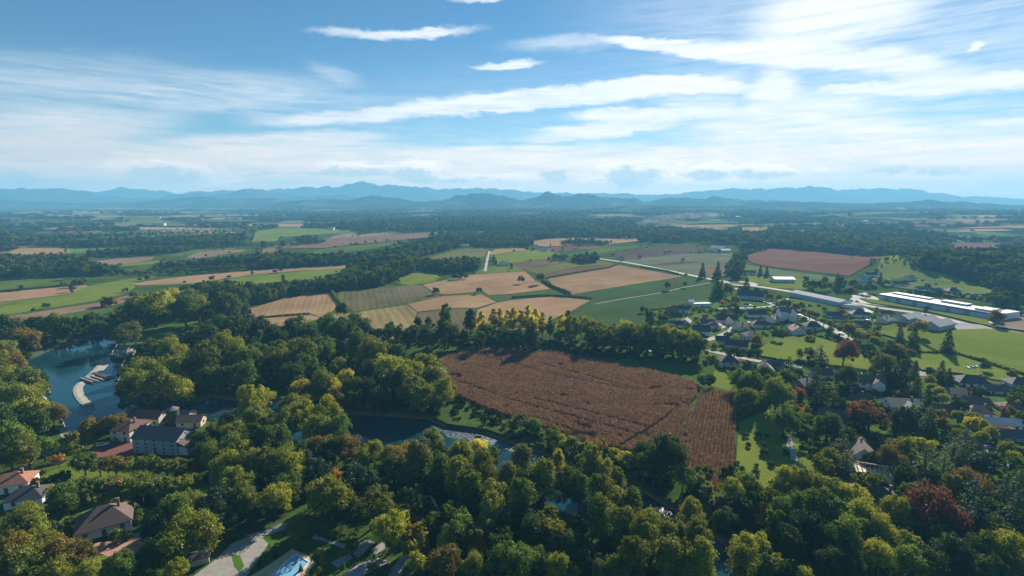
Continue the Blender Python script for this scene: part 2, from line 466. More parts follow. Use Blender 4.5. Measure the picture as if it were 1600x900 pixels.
# near plain: a jittered grid;  far: rings out to the mountains
for gx in range(-900, 1501, 50):
    for gy in range(-150, 1401, 50):
        x = gx + random.uniform(-6, 6); y = gy + random.uniform(-6, 6)
        if not inpoly(x, y, RIV): cp.append(Vector((x, y)))
rr = 1500.0
while rr < 10600:
    n = int(max(40, min(130, 240 * rr / (rr * 1.0))))
    for i in range(131):
        a = R(-66 + 132 * i / 130)
        x, y = rr * math.sin(a), rr * math.cos(a)
        if not (-900 <= x <= 1500 and -150 <= y <= 1400):
            cp.append(Vector((x, y)))
    rr *= 1.05
for p in ((-11500, -800), (11500, -800), (-11900, 3000), (11900, 3000), (-11500, 7500), (11500, 7500), (0, -800), (-6000, -800), (6000, -800), (-3000, -500), (3000, -500), (-1500, 200), (1900, 100), (-3500, 800), (3800, 800)):
    cp.append(Vector(p))
v2, e2, f2, *_ = geometry.delaunay_2d_cdt(cp, ce, [], 0, 1e-4)
vs = [(v.x, v.y, terr(v.x, v.y)) for v in v2]
fs = []
for f in f2:
    cx = sum(v2[i].x for i in f) / 3; cyy = sum(v2[i].y for i in f) / 3
    if not inpoly(cx, cyy, RIV): fs.append(tuple(f))

def groundmat():
    m, nt, out = newmat('ground')
    p = nd(nt, 'ShaderNodeBsdfPrincipled', Roughness=0.95); p.inputs['Specular IOR Level'].default_value = 0.0
    ps = pos(nt)
    # near: grass and weeds
    f = ramp01(nt, noise_node(nt, 0.03, 6, 0.62, ps), 0.35, 0.65)
    ng = mixc(nt, f, (0.036, 0.068, 0.016), (0.078, 0.115, 0.027))
    f = ramp01(nt, noise_node(nt, 0.35, 5, 0.7, ps), 0.35, 0.7)
    ng = mixc(nt, mth(nt, 'MULTIPLY', f, 0.5), ng, (0.03, 0.04, 0.012))
    # far: a patchwork of woods, pasture and stubble
    mp = nt.nodes.new('ShaderNodeMapping'); mp.inputs['Scale'].default_value = (1, 0.55, 0.0); mp.inputs['Rotation'].default_value = (0, 0, 0.25)
    nt.links.new(ps, mp.inputs[0])
    vo = nd(nt, 'ShaderNodeTexVoronoi', Scale=0.0058, Randomness=0.9); nt.links.new(mp.outputs[0], vo.inputs['Vector'])
    sp = nt.nodes.new('ShaderNodeSeparateColor'); nt.links.new(vo.outputs['Color'], sp.inputs[0])
    cr = nt.nodes.new('ShaderNodeValToRGB'); cr.color_ramp.interpolation = 'CONSTANT'
    els = [(0.0, (0.09, 0.15, 0.04)), (0.22, (0.20, 0.135, 0.085)), (0.34, (0.11, 0.17, 0.05)), (0.58, (0.25, 0.19, 0.12)), (0.68, (0.05, 0.085, 0.028)), (0.82, (0.14, 0.17, 0.07))]
    for i, (t, c) in enumerate(els):
        e = cr.color_ramp.elements[i] if i < 2 else cr.color_ramp.elements.new(t)
        e.position = t; e.color = rgba(c)
    nt.links.new(sp.outputs[0], cr.inputs[0])
    wood = ramp01(nt, noise_node(nt, 0.0011, 6, 0.6, ps, 0.3), WOODT - 0.02, WOODT + 0.03)
    fg = mixc(nt, wood, cr.outputs[0], (0.016, 0.030, 0.014))
    ln = nt.nodes.new('ShaderNodeVectorMath'); ln.operation = 'LENGTH'; nt.links.new(ps, ln.inputs[0])
    col = mixc(nt, ramp01(nt, ln.outputs['Value'], 1150, 1350), ng, fg)
    nt.links.new(col, p.inputs['Base Color'])
    b = nd(nt, 'ShaderNodeBump', Strength=0.5, Distance=0.5)
    nt.links.new(noise_node(nt, 0.8, 4, 0.7, ps), b.inputs['Height']); nt.links.new(b.outputs[0], p.inputs['Normal'])
    nt.links.new(p.outputs[0], out.inputs[0]); return m
WOODT = 0.47
me = bpy.data.meshes.new('ground'); me.from_pydata(vs, [], fs); me.materials.append(groundmat())
bm = bmesh.new(); bm.from_mesh(me); bmesh.ops.recalc_face_normals(bm, faces=bm.faces)
if sum(f.normal.z for f in bm.faces) < 0: bmesh.ops.reverse_faces(bm, faces=bm.faces)
bm.to_mesh(me); bm.free()
for p_ in me.polygons: p_.use_smooth = True
tag(link(bpy.data.objects.new('ground', me)), kind='structure')

# river banks: a steep earthen skirt down to the bed
M_bank = plain('river_bank', (0.05, 0.05, 0.028), 0.95, 0.5, 0.4)
bk = MB()
ar = sum(RIV[i][0]*RIV[(i+1)%nr][1]-RIV[(i+1)%nr][0]*RIV[i][1] for i in range(nr)) 
ins = []
for i in range(nr):
    a = Vector(RIV[i-1]); b = Vector(RIV[(i+1)%nr]); t = (b-a).normalized(); n = Vector((-t.y, t.x)) * (1 if ar > 0 else -1)
    ins.append((RIV[i][0] + n.x*1.4, RIV[i][1] + n.y*1.4))
bv = [(x, y, 0.0) for x, y in RIV] + [(x, y, -3.2) for x, y in ins]
bk.add(bv, [(i, (i+1)%nr, nr+(i+1)%nr, nr+i) for i in range(nr)])
tag(bk.build('river_bank', M_bank), kind='structure')

def watermat():
    m, nt, out = newmat('river_water')
    p = nd(nt, 'ShaderNodeBsdfPrincipled', Roughness=0.06); p.inputs['IOR'].default_value = 1.33
    ps = pos(nt)
    f = noise_node(nt, 0.03, 4, 0.6, ps)
    col = mixc(nt, f, (0.005, 0.034, 0.046), (0.010, 0.055, 0.062))
    rp = ramp01(nt, noise_node(nt, 0.02, 3, 0.5, ps), 0.4, 0.62)
    nt.links.new(col, p.inputs['Base Color'])
    n1 = noise_node(nt, 0.25, 5, 0.65, ps, 0.6); n2 = noise_node(nt, 1.1, 3, 0.6, ps)
    b = nd(nt, 'ShaderNodeBump', Distance=0.25)
    nt.links.new(mth(nt, 'ADD', mth(nt, 'MULTIPLY', rp, 0.16), 0.03), b.inputs['Strength'])
    nt.links.new(mth(nt, 'ADD', n1, mth(nt, 'MULTIPLY', n2, 0.4)), b.inputs['Height']); nt.links.new(b.outputs[0], p.inputs['Normal'])
    nt.links.new(p.outputs[0], out.inputs[0]); return m
def flat(name, P, z, mat, kind='structure', fn=None):
    P = list(P); n0 = len(P); extra = []
    if fn:
        xs = [p[0] for p in P]; ys = [p[1] for p in P]; st = 25.0
        extra = [(x, y) for x in np.arange(min(xs), max(xs), st) for y in np.arange(min(ys), max(ys), st) if inpoly(x, y, P)]
    return flat_(name, P + extra, n0, z, mat, kind, fn)
def flat_(name, P, n0, z, mat, kind, fn):
    """a ground sheet over polygon P (world x, y), following the terrain"""
    vv, _, ff, *_ = geometry.delaunay_2d_cdt([Vector(p) for p in P], [(i, (i+1) % n0) for i in range(n0)], [], 1, 1e-5)
    me = bpy.data.meshes.new(name)
    me.from_pydata([(v.x, v.y, (fn(v.x, v.y) if fn else 0) + z) for v in vv], [], [tuple(f) for f in ff])
    me.materials.append(mat)
    bm = bmesh.new(); bm.from_mesh(me)
    for f in bm.faces:
        if f.normal.z < 0: f.normal_flip()
    bm.to_mesh(me); bm.free()
    return tag(link(bpy.data.objects.new(name, me)), kind=kind)
flat('river_water', ins, WATER_Z, watermat())

def foam_glint_mat():
    m, nt, out = newmat('foam_and_glints')
    p = nd(nt, 'ShaderNodeBsdfPrincipled', Roughness=0.35)
    ps = pos(nt)
    f = ramp01(nt, noise_node(nt, 0.9, 6, 0.75, ps, 1.5), 0.60, 0.72)
    nt.links.new(mixc(nt, f, (0.010, 0.040, 0.050), (0.60, 0.63, 0.63)), p.inputs['Base Color'])  # white flecks are foam, with sun glints painted into the colour too
    b = nd(nt, 'ShaderNodeBump', Strength=1.0, Distance=0.5)
    nt.links.new(noise_node(nt, 0.6, 6, 0.7, ps), b.inputs['Height']); nt.links.new(b.outputs[0], p.inputs['Normal'])
    nt.links.new(p.outputs[0], out.inputs[0]); return m
M_foam_glints = foam_glint_mat()
for P in ([(676,668),(720,670),(780,686),(830,704),(800,706),(740,690),(700,684)],
          [(1030,790),(1052,800),(1062,818),(1050,826),(1030,808)],
          [(1098,832),(1120,842),(1134,862),(1120,880),(1100,860)],
          [(178,573),(187,577),(186,590),(178,588)], [(128,626),(146,632),(150,640),(138,650),(122,646)],
          [(300,634),(340,630),(372,638),(370,648),(330,650),(305,646)]):
    Q = edge_refine(poly(P, WATER_Z), 5.0)
    flat('foam_and_glints', Q, WATER_Z + 0.05, M_foam_glints)

# gravel bar, islet
M_gravel = plain('gravel_bar', (0.30, 0.27, 0.22), 0.95, 0.35, 0.5)
flat('gravel_bar', edge_refine(poly([(92,664),(106,668),(128,676),(118,684),(100,686)]), 4), 0.05, M_gravel)
isl = edge_refine(poly([(178,610),(190,600),(215,594),(255,590),(295,596),(312,612),(300,626),(262,634),(228,632),(196,622)]), 6)
ib = MB(); n_ = len(isl); ci = (sum(p[0] for p in isl)/n_, sum(p[1] for p in isl)/n_)
ring = lambda k, z: [(ci[0] + (x-ci[0])*k, ci[1] + (y-ci[1])*k, z) for x, y in isl]
ib.add(ring(1.03, -3.0) + ring(1.0, -1.2) + ring(.85, .3) + [(ci[0], ci[1], .6)],
       [(a*n_+i, a*n_+(i+1)%n_, (a+1)*n_+(i+1)%n_, (a+1)*n_+i) for a in (0, 1) for i in range(n_)] + [(2*n_+i, 2*n_+(i+1)%n_, 3*n_) for i in range(n_)])
tag(ib.build('islet', plain('islet_soil', (0.05, 0.055, 0.025), 0.95, 0.5, 0.5)), kind='structure')

# ------------------------------------------------------------------ fields
def dirpx(a, b):
    p = at(*a); q = at(*b); return (q[0]-p[0], q[1]-p[1])
TAN = ((0.27,0.172,0.092),(0.36,0.235,0.13)); BRN = ((0.125,0.075,0.048),(0.19,0.115,0.075)); GRN = ((0.072,0.115,0.020),(0.105,0.145,0.028))
PAS = ((0.125,0.168,0.026),(0.17,0.205,0.036)); OLV = ((0.115,0.115,0.042),(0.16,0.15,0.055)); DKG = ((0.050,0.088,0.032),(0.072,0.112,0.040)); PLG = ((0.12,0.13,0.075),(0.16,0.165,0.10))
DKB = ((0.085,0.062,0.048),(0.12,0.088,0.066)); RED = ((0.155,0.080,0.056),(0.19,0.102,0.072)); LIM = ((0.13,0.17,0.02),(0.17,0.20,0.035)); GRS = ((0.045,0.085,0.018),(0.075,0.12,0.026))
FIELDS = [
 ('village_green', ((0.06,0.115,0.02),(0.105,0.16,0.03)), ((1100,500),(1200,500)), 11, .1, (0.13,0.15,0.05), [(1000,490),(1050,474),(1100,468),(1150,462),(1200,476),(1260,498),(1310,520),(1300,528),(1262,523),(1212,529),(1185,547),(1150,560),(1100,556),(1060,546),(1010,520)]),
 ('village_green', ((0.055,0.105,0.02),(0.10,0.15,0.03)), ((1300,620),(1500,620)), 11, .1, (0.13,0.14,0.05), [(1120,566),(1240,576),(1380,592),(1420,590),(1500,588),(1600,606),(1680,640),(1680,720),(1520,690),(1440,690),(1300,670),(1240,640),(1150,600)]),
 ('village_green', ((0.07,0.12,0.025),(0.115,0.165,0.035)), ((1300,480),(1400,500)), 11, .1, (0.15,0.15,0.06), [(1205,474),(1240,468),(1320,482),(1370,492),(1470,508),(1500,520),(1420,520),(1360,524),(1310,512),(1250,490)]),
 ('meadow', PAS, ((1500,540),(1560,560)), 9, .12, None, [(1380,400),(1400,396),(1412,404),(1404,420),(1440,432),(1480,437),(1530,447),(1556,458),(1585,470),(1575,478),(1480,460),(1400,446),(1370,430)]),
 # name, colours, stripe direction (pixel pair), spacing, strength, third colour, outline
 ('stubble_field', TAN, ((430,494),(447,466)), 5, .35, None, [(355,499),(375,486),(400,480),(447,465),(517,456),(530,475),(520,486),(500,495),(487,490),(400,496)]),
 ('stubble_field', TAN, ((400,505),(480,496)), 5, .2, None, [(350,502),(400,498),(487,492),(500,497),(470,509),(440,514),(400,516),(350,512)]),
 ('striped_field', ((0.115,0.105,0.05),(0.17,0.14,0.075)), ((600,485),(590,452)), 6, .45, (0.07,0.095,0.035), [(527,456),(657,445),(678,460),(690,463),(635,474),(552,487),(534,472)]),
 ('striped_field', ((0.24,0.18,0.085),(0.30,0.24,0.10)), ((620,515),(600,482)), 7, .5, (0.16,0.15,0.05), [(535,490),(552,489),(635,476),(651,488),(650,530),(560,530),(500,515),(522,490)]),
 ('stubble_field', TAN, ((640,480),(770,466)), 5, .2, (0.22,0.16,0.09), [(637,475),(692,463),(751,459),(775,472),(745,481),(700,481),(652,487)]),
 ('fallow_field', ((0.13,0.105,0.06),(0.17,0.13,0.075)), ((690,515),(680,488)), 5, .3, (0.09,0.10,0.04), [(653,489),(700,483),(743,483),(743,515),(690,525),(653,528)]),
 ('stubble_field', TAN, ((745,495),(900,466)), 5, .2, None, [(746,484),(777,473),(800,469),(862,463),(924,468),(895,485),(860,500),(820,515),(745,518)]),
 ('stubble_field', TAN, ((690,447),(800,428)), 6, .2, (0.30,0.21,0.13), [(660,445),(738,429),(820,424),(835,437),(863,451),(800,459),(763,461),(752,452),(738,457),(695,460),(680,457)]),
 ('grass_strip', DKG, ((770,463),(880,455)), 5, .1, None, [(764,463),(800,460.5),(865,452.5),(893,461),(860,462),(800,467.5),(778,471)]),
 ('green_field', DKG, ((900,490),(1100,445)), 9, .22, (0.075,0.10,0.042), [(894,461.5),(980,447),(1068,433),(1113,441),(1108,465),(1078,473),(1027,481),(1002,485),(1010,495),(1000,502),(905,503),(897,487),(926,468)]),
 ('stubble_field', ((0.25,0.16,0.09),(0.33,0.215,0.125)), ((870,450),(1050,425)), 6, .18, (0.20,0.15,0.09), [(856,435),(940,417),(966,414),(1066,432),(980,445.5),(893,460),(880,456),(863,445)]),
 ('ploughed_field', BRN, ((860,432),(960,414)), 5, .25, None, [(846,431),(907,417),(962,412.5),(950,417),(856,434)]),
 ('meadow', OLV, ((830,425),(920,412)), 6, .15, (0.10,0.13,0.04), [(820,421),(885,410.5),(936,407),(960,412),(907,416),(846,430)]),
 ('ploughed_field', BRN, ((800,415),(870,408)), 5, .2, None, [(798,412),(865,405),(884,410),(822,420),(800,422)]),
 ('meadow', LIM, ((760,405),(860,398)), 8, .1, (0.09,0.14,0.03), [(766,399),(800,394),(850,390),(876,396),(864,404),(800,411),(775,413)]),
 ('meadow', ((0.10,0.14,0.03),(0.14,0.17,0.045)), ((740,424),(800,415)), 8, .1, (0.13,0.14,0.05), [(738,427),(765,416),(798,413),(820,422.5),(780,427)]),
 ('meadow', OLV, ((670,400),(750,392)), 7, .12, (0.13,0.15,0.04), [(663,404),(715,390),(764,387),(758,400),(735,407),(700,407)]),
 ('stubble_field', TAN, ((765,395),(800,390)), 6, .1, None, [(762,395),(775,389),(815,388),(830,391),(800,393.5),(768,398)]),
 ('meadow', LIM, ((620,440),(680,430)), 8, .1, (0.15,0.18,0.05), [(612,440),(640,427),(688,425),(690,432),(680,440),(640,446)]),
 ('ploughed_field', DKB, ((960,400),(1090,388)), 6, .2, None, [(945,396),(1025,385),(1100,384.5),(1110,391),(1025,401),(975,406)]),
 ('pale_field', PLG, ((990,408),(1130,400)), 7, .15, (0.14,0.12,0.075), [(972,408),(1050,396),(1147,396),(1135,415),(1087,421),(1060,424),(1012,413)]),
 ('ploughed_field', DKB, ((1020,413),(1090,408)), 5, .2, None, [(1017,413.5),(1070,408),(1097,409),(1040,415.5)]),
 ('pale_field', ((0.15,0.12,0.075),(0.19,0.15,0.095)), ((1060,424),(1130,416)), 6, .15, None, [(1062,424.5),(1130,416),(1137,428),(1120,435),(1090,430)]),
 ('stubble_field', TAN, ((830,375),(960,372)), 8, .15, None, [(820,380),(870,371),(990,370),(1010,376),(940,383),(850,386)]),
 ('meadow', GRN, ((880,390),(940,386)), 8, .1, None, [(884,398),(940,387),(1020,383),(1000,387),(935,396),(936,404)]),
 ('ploughed_field', BRN, ((840,388),(930,384)), 5, .1, None, [(838,390),(870,386),(960,382),(930,388),(870,393)]),
 ('red_field', RED, ((1180,405),(1350,420)), 6, .16, None, [(1163,402),(1200,389),(1250,391),(1376,406),(1385,413),(1327,432.5),(1200,417),(1175,412)]),
 ('pale_field', ((0.10,0.14,0.06),(0.14,0.17,0.08)), ((1190,420),(1300,435)), 8, .1, None, [(1160,413),(1200,419),(1310,434),(1318,442),(1235,432),(1165,428)]),
 ('meadow', PAS, ((1180,440),(1260,440)), 8, .1, None, [(1165,430),(1235,433),(1300,441),(1255,452),(1205,449),(1172,443)]),
 ('meadow', ((0.11,0.15,0.04),(0.15,0.18,0.06)), ((1400,430),(1560,470)), 8, .15, (0.15,0.15,0.06), [(1385,420),(1405,424),(1450,438),(1520,452),(1580,470),(1560,474),(1440,456),(1375,446),(1360,436)]),
 ('meadow', PAS, ((1370,480),(1500,500)), 8, .15, (0.13,0.15,0.05), [(1340,466),(1372,470),(1450,486),(1540,500),(1550,511),(1525,506),(1450,488),(1360,474)]),
 ('pasture', PAS, ((1430,540),(1600,560)), 9, .18, (0.14,0.18,0.03), [(1365,520),(1420,514),(1470,518),(1540,515),(1640,527),(1700,610),(1600,587),(1560,575),(1490,553),(1440,552),(1420,535)]),
 ('pasture', PAS, ((1440,560),(1560,580)), 9, .12, None, [(1415,556),(1440,554),(1490,555),(1560,577),(1600,590),(1580,600),(1500,585),(1440,580)]),
 ('bare_field', ((0.20,0.15,0.11),(0.27,0.21,0.16)), ((1560,500),(1600,505)), 5, .15, None, [(1552,512),(1572,500),(1600,492),(1640,500),(1640,524),(1600,518)]),
 ('gravel_lot', ((0.30,0.29,0.27),(0.38,0.36,0.33)), ((1490,508),(1530,512)), 9, .1, (0.22,0.18,0.11), [(1480,516),(1500,506),(1532,509),(1556,516),(1540,522),(1508,523)]),
 ('pasture', PAS, ((1190,540),(1300,570)), 9, .1, (0.10,0.16,0.025), [(1185,548),(1212,530),(1262,524),(1296,534),(1340,552),(1365,570),(1372,582),(1300,572),(1240,566),(1190,558)]),
 ('maize_margin', GRS, ((660,560),(1100,590)), 9, .1, (0.09,0.14,0.03), [(598,565),(640,548),(800,538),(960,545),(1110,560),(1142,590),(1150,612),(1096,605),(1010,577),(850,547),(770,543),(700,553),(655,575)]),
 ('meadow', PAS, ((1160,700),(1230,660)), 9, .12, (0.13,0.19,0.04), [(1155,660),(1200,640),(1226,660),(1232,690),(1280,700),(1290,740),(1240,760),(1180,770),(1148,745),(1152,700)]),
 ('meadow', PAS, ((1240,575),(1290,585)), 9, .12, None, [(1120,575),(1150,590),(1140,612),(1105,600)]),
 ('meadow', ((0.06,0.13,0.02),(0.10,0.17,0.03)), ((200,540),(300,505)), 7, .1, None, [(205,530),(225,517),(262,508),(300,500),(310,503),(285,512),(255,530),(215,538)]),
 ('meadow', GRN, ((0,445),(120,438)), 8, .15, (0.13,0.15,0.03), [(-60,448),(-60,436),(80,434),(125,432),(133,444),(0,456)]),
 ('stubble_field', TAN, ((0,465),(130,448)), 6, .15, None, [(-60,462),(0,457),(130,445.5),(139,447),(105,460),(0,472),(-60,478)]),
 ('green_field', PAS, ((0,485),(200,450)), 9, .15, (0.06,0.11,0.02), [(-60,482),(0,473),(106,461),(142,446),(200,436),(250,431),(212,441),(210,450),(190,460),(160,468),(0,494),(-60,502)]),
 ('stubble_field', TAN, ((210,441),(400,424)), 6, .15, (0.22,0.17,0.09), [(205,442),(300,431),(400,422),(545,413),(548,418),(470,423),(400,429),(340,437),(300,443),(215,446)]),
 ('green_field', PAS, ((380,440),(500,425)), 9, .15, None, [(330,440),(400,430),(470,424),(530,418),(545,420),(500,436),(440,440),(400,444),(330,448)]),
 ('ploughed_field', ((0.21,0.13,0.085),(0.27,0.18,0.115)), ((0,500),(200,466)), 6, .15, None, [(-60,506),(0,496),(160,472),(209,459),(206,470),(160,481),(0,507),(-60,518)]),
 ('meadow', GRS, ((20,505),(150,485)), 9, .1, None, [(-60,522),(0,508),(160,482),(200,474),(190,490),(90,505),(40,515),(-60,530)]),
 ('stubble_field', TAN, ((20,393),(100,390)), 8, .1, None, [(10,395),(30,387),(100,388),(112,393),(90,398),(40,397)]),
 ('stubble_field', ((0.22,0.14,0.10),(0.27,0.18,0.13)), ((155,405),(235,402)), 8, .1, None, [(150,408),(185,404),(243,401),(236,406),(190,413),(160,413)]),
 ('meadow', LIM, ((180,413),(240,407)), 8, .1, None, [(178,414),(240,407),(262,408),(240,412),(195,416)]),
 ('stubble_field', ((0.20,0.14,0.095),(0.25,0.18,0.12)), ((290,400),(360,393)), 8, .1, None, [(290,402),(310,394),(360,390),(395,390),(360,396),(310,404)]),
 ('meadow', GRN, ((270,395),(370,389)), 8, .1, (0.12,0.14,0.05), [(262,398),(310,390),(385,386),(365,390),(310,394),(285,401)]),
 ('ploughed_field', ((0.17,0.105,0.08),(0.22,0.14,0.10)), ((440,385),(650,372)), 9, .15, (0.20,0.13,0.09), [(440,389),(455,378),(540,371),(640,365),(700,362),(672,371),(600,378),(510,388)]),
 ('ploughed_field', ((0.19,0.12,0.085),(0.23,0.15,0.11)), ((400,392),(440,388)), 9, .15, None, [(400,392),(432,384),(450,387),(415,397)]),
 ('green_field', GRN, ((490,395),(560,386)), 9, .1, None, [(478,396),(510,389),(600,379),(660,376),(590,388),(545,395),(500,399)]),
 ('green_field', PAS, ((400,370),(500,365)), 9, .1, (0.08,0.13,0.04), [(392,378),(400,362),(440,357),(500,358),(548,360),(545,364),(440,371),(430,378)]),
 ('stubble_field', ((0.26,0.19,0.13),(0.32,0.24,0.17)), ((430,352),(470,350)), 9, .1, None, [(424,355),(440,348),(475,347),(474,353),(460,356)]),
 ('green_field', GRN, ((10,385),(380,368)), 9, .1, (0.13,0.13,0.06), [(20,378),(60,369),(250,361),(380,358),(390,364),(250,369),(120,376)]),
 ('stubble_field', ((0.24,0.17,0.13),(0.28,0.21,0.16)), ((230,365),(350,360)), 9, .1, None, [(225,364),(260,361),(340,357),(350,359),(270,364)]),
 ('stubble_field', ((0.25,0.19,0.14),(0.29,0.23,0.17)), ((70,358),(200,356)), 9, .1, None, [(60,360),(110,356),(200,354.5),(205,356.5),(120,360)]),
 ('red_field', RED, ((1470,382),(1580,384)), 9, .1, None, [(1475,384),(1500,379),(1585,381),(1590,387),(1500,392),(1478,390)]),
 ('stubble_field', TAN, ((1150,360),(1210,360)), 9, .1, None, [(1148,364),(1160,357),(1205,357),(1220,362),(1180,366)]),
 ('red_field', ((0.24,0.14,0.11),(0.28,0.17,0.13)), ((1505,352),(1560,352)), 9, .1, None, [(1505,354),(1530,350),(1562,351),(1560,356),(1515,357)]),
]
rf_ = random.Random(11)
FARC = [('green_field', GRN), ('meadow', PAS), ('stubble_field', TAN), ('stubble_field', ((0.30,0.21,0.13),(0.36,0.26,0.17))), ('ploughed_field', BRN), ('meadow', OLV)]
for k in range(95):           # strips of farmland out on the hazy plain
    py_ = 333 + 31 * rf_.random() ** 1.2; px_ = rf_.uniform(-60, 1660); w_ = rf_.uniform(25, 85) * (.6 + (py_ - 330) / 30); h_ = rf_.uniform(.7, 1.5) * (1 + (py_ - 330) / 18)
    if py_ > 354 and 380 < px_ < 880: continue
    nm, cc = rf_.choice(FARC); sl_ = rf_.uniform(-1.2, 1.2)
    FIELDS.append((nm, cc, ((px_, py_ + 1), (px_ + 40, py_ + .6)), 9, .1, None, [(px_ - w_, py_ - sl_), (px_ - w_ * .3, py_ - h_ * .6), (px_ + w_ * .8, py_ - h_ * .5 + sl_), (px_ + w_, py_ + sl_), (px_ + w_ * .4, py_ + h_ * .5), (px_ - w_ * .7, py_ + h_ * .5)]))
for i, (nm, (c, c2), dp, sp_, st, c3, P) in enumerate(FIELDS):
    mat = fieldmat(nm, c, c2, dirpx(*dp), sp_, st, 70.0, c3)
    W_ = edge_refine(poly(P), 30.0)
    far = max(p[1] for p in W_) > 1200 or max(p[0] for p in P) > 1350
    flat(nm, W_, 0.03 + 0.004 * (i % 12) + (0.9 if far else 0), mat, fn=terr if far else None)

# ------------------------------------------------------------------ roads
def strip(name, pts, w, z, mat, world=False, kind='structure', curb=None):
    P = [Vector(p) for p in (pts if world else poly(pts))]
    # smooth the line
    Q = []
    for i in range(len(P) - 1):
        p0 = P[max(0, i-1)]; p1 = P[i]; p2 = P[i+1]; p3 = P[min(len(P)-1, i+2)]
        n = max(2, int((p2 - p1).length / 6))
        for k in range(n):
            t = k / n
            Q.append(0.5 * ((2*p1) + (p2-p0)*t + (2*p0-5*p1+4*p2-p3)*t*t + (3*p1-p0-3*p2+p3)*t**3))
    Q.append(P[-1])
    L = []; Rr = []
    for i, q in enumerate(Q):
        t = (Q[min(i+1, len(Q)-1)] - Q[max(0, i-1)]).normalized(); n = Vector((-t.y, t.x))
        L.append(q + n*w/2); Rr.append(q - n*w/2)
    m = MB(); n = len(Q)
    m.add([(p.x, p.y, z + terr(p.x, p.y)) for p in L] + [(p.x, p.y, z + terr(p.x, p.y)) for p in Rr], [(i, n+i, n+i+1, i+1) for i in range(n-1)])
    o = m.build(name, mat)
    me = o.data
    for p in me.polygons:
        if p.normal.z < 0: p.flip()
    return tag(o, kind=kind), Q
M_road = plain('asphalt', (0.20, 0.195, 0.185), 0.9, 0.18, 0.3)
M_lane = plain('lane_chippings', (0.30, 0.28, 0.25), 0.9, 0.2, 0.3)
M_track = plain('farm_track', (0.17, 0.15, 0.09), 0.95, 0.3, 0.4)
M_mark = plain('road_paint', (0.8, 0.8, 0.78), 0.6, 0.05)
M_pave = plain('pavement', (0.34, 0.33, 0.30), 0.9, 0.15)
MAIN = [(934,404),(990,412),(1050,424),(1115,437),(1142,441)]
MAIN2 = [(1170,446),(1200,450),(1255,459),(1325,472),(1375,481),(1450,492),(1525,510),(1600,522),(1680,536)]
def kerbs(Q, w, name='kerb'):
    m = MB()
    for s in (1, -1):
        for i in range(len(Q)-1):
            t = (Q[i+1]-Q[i]).normalized(); n = Vector((-t.y, t.x)) * s * w / 2
            a = Q[i] + n; b = Q[i+1] + n
            m.beam((a.x, a.y, .12), (b.x, b.y, .12), .25, .12)
    return tag(m.build(name, M_pave), kind='structure')
for pts in (MAIN, MAIN2):
    _, Q = strip('road', pts, 8.0, 0.10, M_lane)
    strip('verge', pts, 13.0, 0.085, fieldmat('verge', (0.16,0.19,0.06), (0.20,0.2,0.09), (1,0), 9, .1))
    m = MB()
    for i in range(0, len(Q)-1, 2):
        t = (Q[i+1]-Q[i]); n = Vector((-t.y, t.x)).normalized()*.1
        a, b = Q[i], Q[i]+t*.6
        m.add([(a.x-n.x,a.y-n.y,.115),(a.x+n.x,a.y+n.y,.115),(b.x+n.x,b.y+n.y,.115),(b.x-n.x,b.y-n.y,.115)], [(0,1,2,3)])
    tag(m.build('road_marking', M_mark), kind='structure')
# roundabout
cx, cyy = at(1157, 443)
ringp = [(cx + 15*math.cos(a), cyy + 15*math.sin(a)) for a in [2*math.pi*i/28 for i in range(29)]]
strip('road', ringp, 8.0, 0.125, M_lane, True)
flat('grass_strip', [(cx + 10.8*math.cos(a), cyy + 10.8*math.sin(a)) for a in [2*math.pi*i/28 for i in range(28)]], .16, fieldmat('roundabout_grass', *PAS))
LANES = [
 ([(1150,450),(1175,462),(1200,472),(1250,493),(1300,514),(1318,525),(1340,540)], 6.5, M_lane),
 ([(1012,548),(1065,541),(1090,535),(1120,527),(1142,517),(1146,511),(1137,508),(1122,513)], 5.5, M_lane),
 ([(1068,540),(1100,546),(1125,552),(1162,560),(1200,567),(1242,572),(1307,580),(1375,588),(1420,598)], 5.0, M_lane),
 ([(1440,600),(1452,618),(1470,640),(1500,665),(1530,690),(1600,745)], 6.0, M_road),
 ([(1440,600),(1446,590),(1438,580)], 5.0, M_road),
 ([(1530,575),(1545,590),(1575,610),(1600,625)], 5.0, M_lane),
 ([(1500,625),(1560,632),(1600,640)], 4.5, M_lane),
 ([(1560,690),(1600,697),(1640,705)], 6.0, M_road),
 ([(1145,482),(1190,480),(1215,478),(1235,480)], 4.5, M_lane),
 ([(1122,482),(1150,483)], 4.0, M_lane),
 ([(1115,441),(1070,449),(1030,458),(980,466),(930,475)], 2.2, M_track),
 ([(690,560),(740,541),(760,538)], 2.4, M_track),
 ([(520,497),(470,493),(430,498),(380,501)], 2.0, M_track),
 ([(758,424),(762,403),(765,392)], 4.0, M_lane),
 ([(465,357),(473,351)], 5.0, M_lane),
 ([(0,745),(35,732),(60,712),(110,700),(150,693)], 3.2, M_track),
 ([(1230,680),(1236,700),(1242,720)], 2.5, M_pave),
 ([(1376,470),(1345,462),(1322,478)], 6.0, M_lane),
]
for pts, w, mt in LANES:
    _, Q = strip('lane' if mt is not M_track else 'farm_track', pts, w, 0.14, mt)
flat('parking_lot', poly([(1322,478),(1350,481),(1366,488),(1345,492),(1325,486)]), .15, plain('pale_concrete', (0.50,0.46,0.40), .9, .12))
flat('parking_lot', poly([(1500,575),(1528,570),(1545,585),(1520,592)]), .12, M_lane)
flat('factory_yard', poly([(1360,462),(1375,475),(1440,480),(1500,492),(1545,498),(1552,506),(1500,497),(1430,484),(1365,476)]), .13, plain('yard_concrete', (0.33,0.32,0.30), .9, .15))
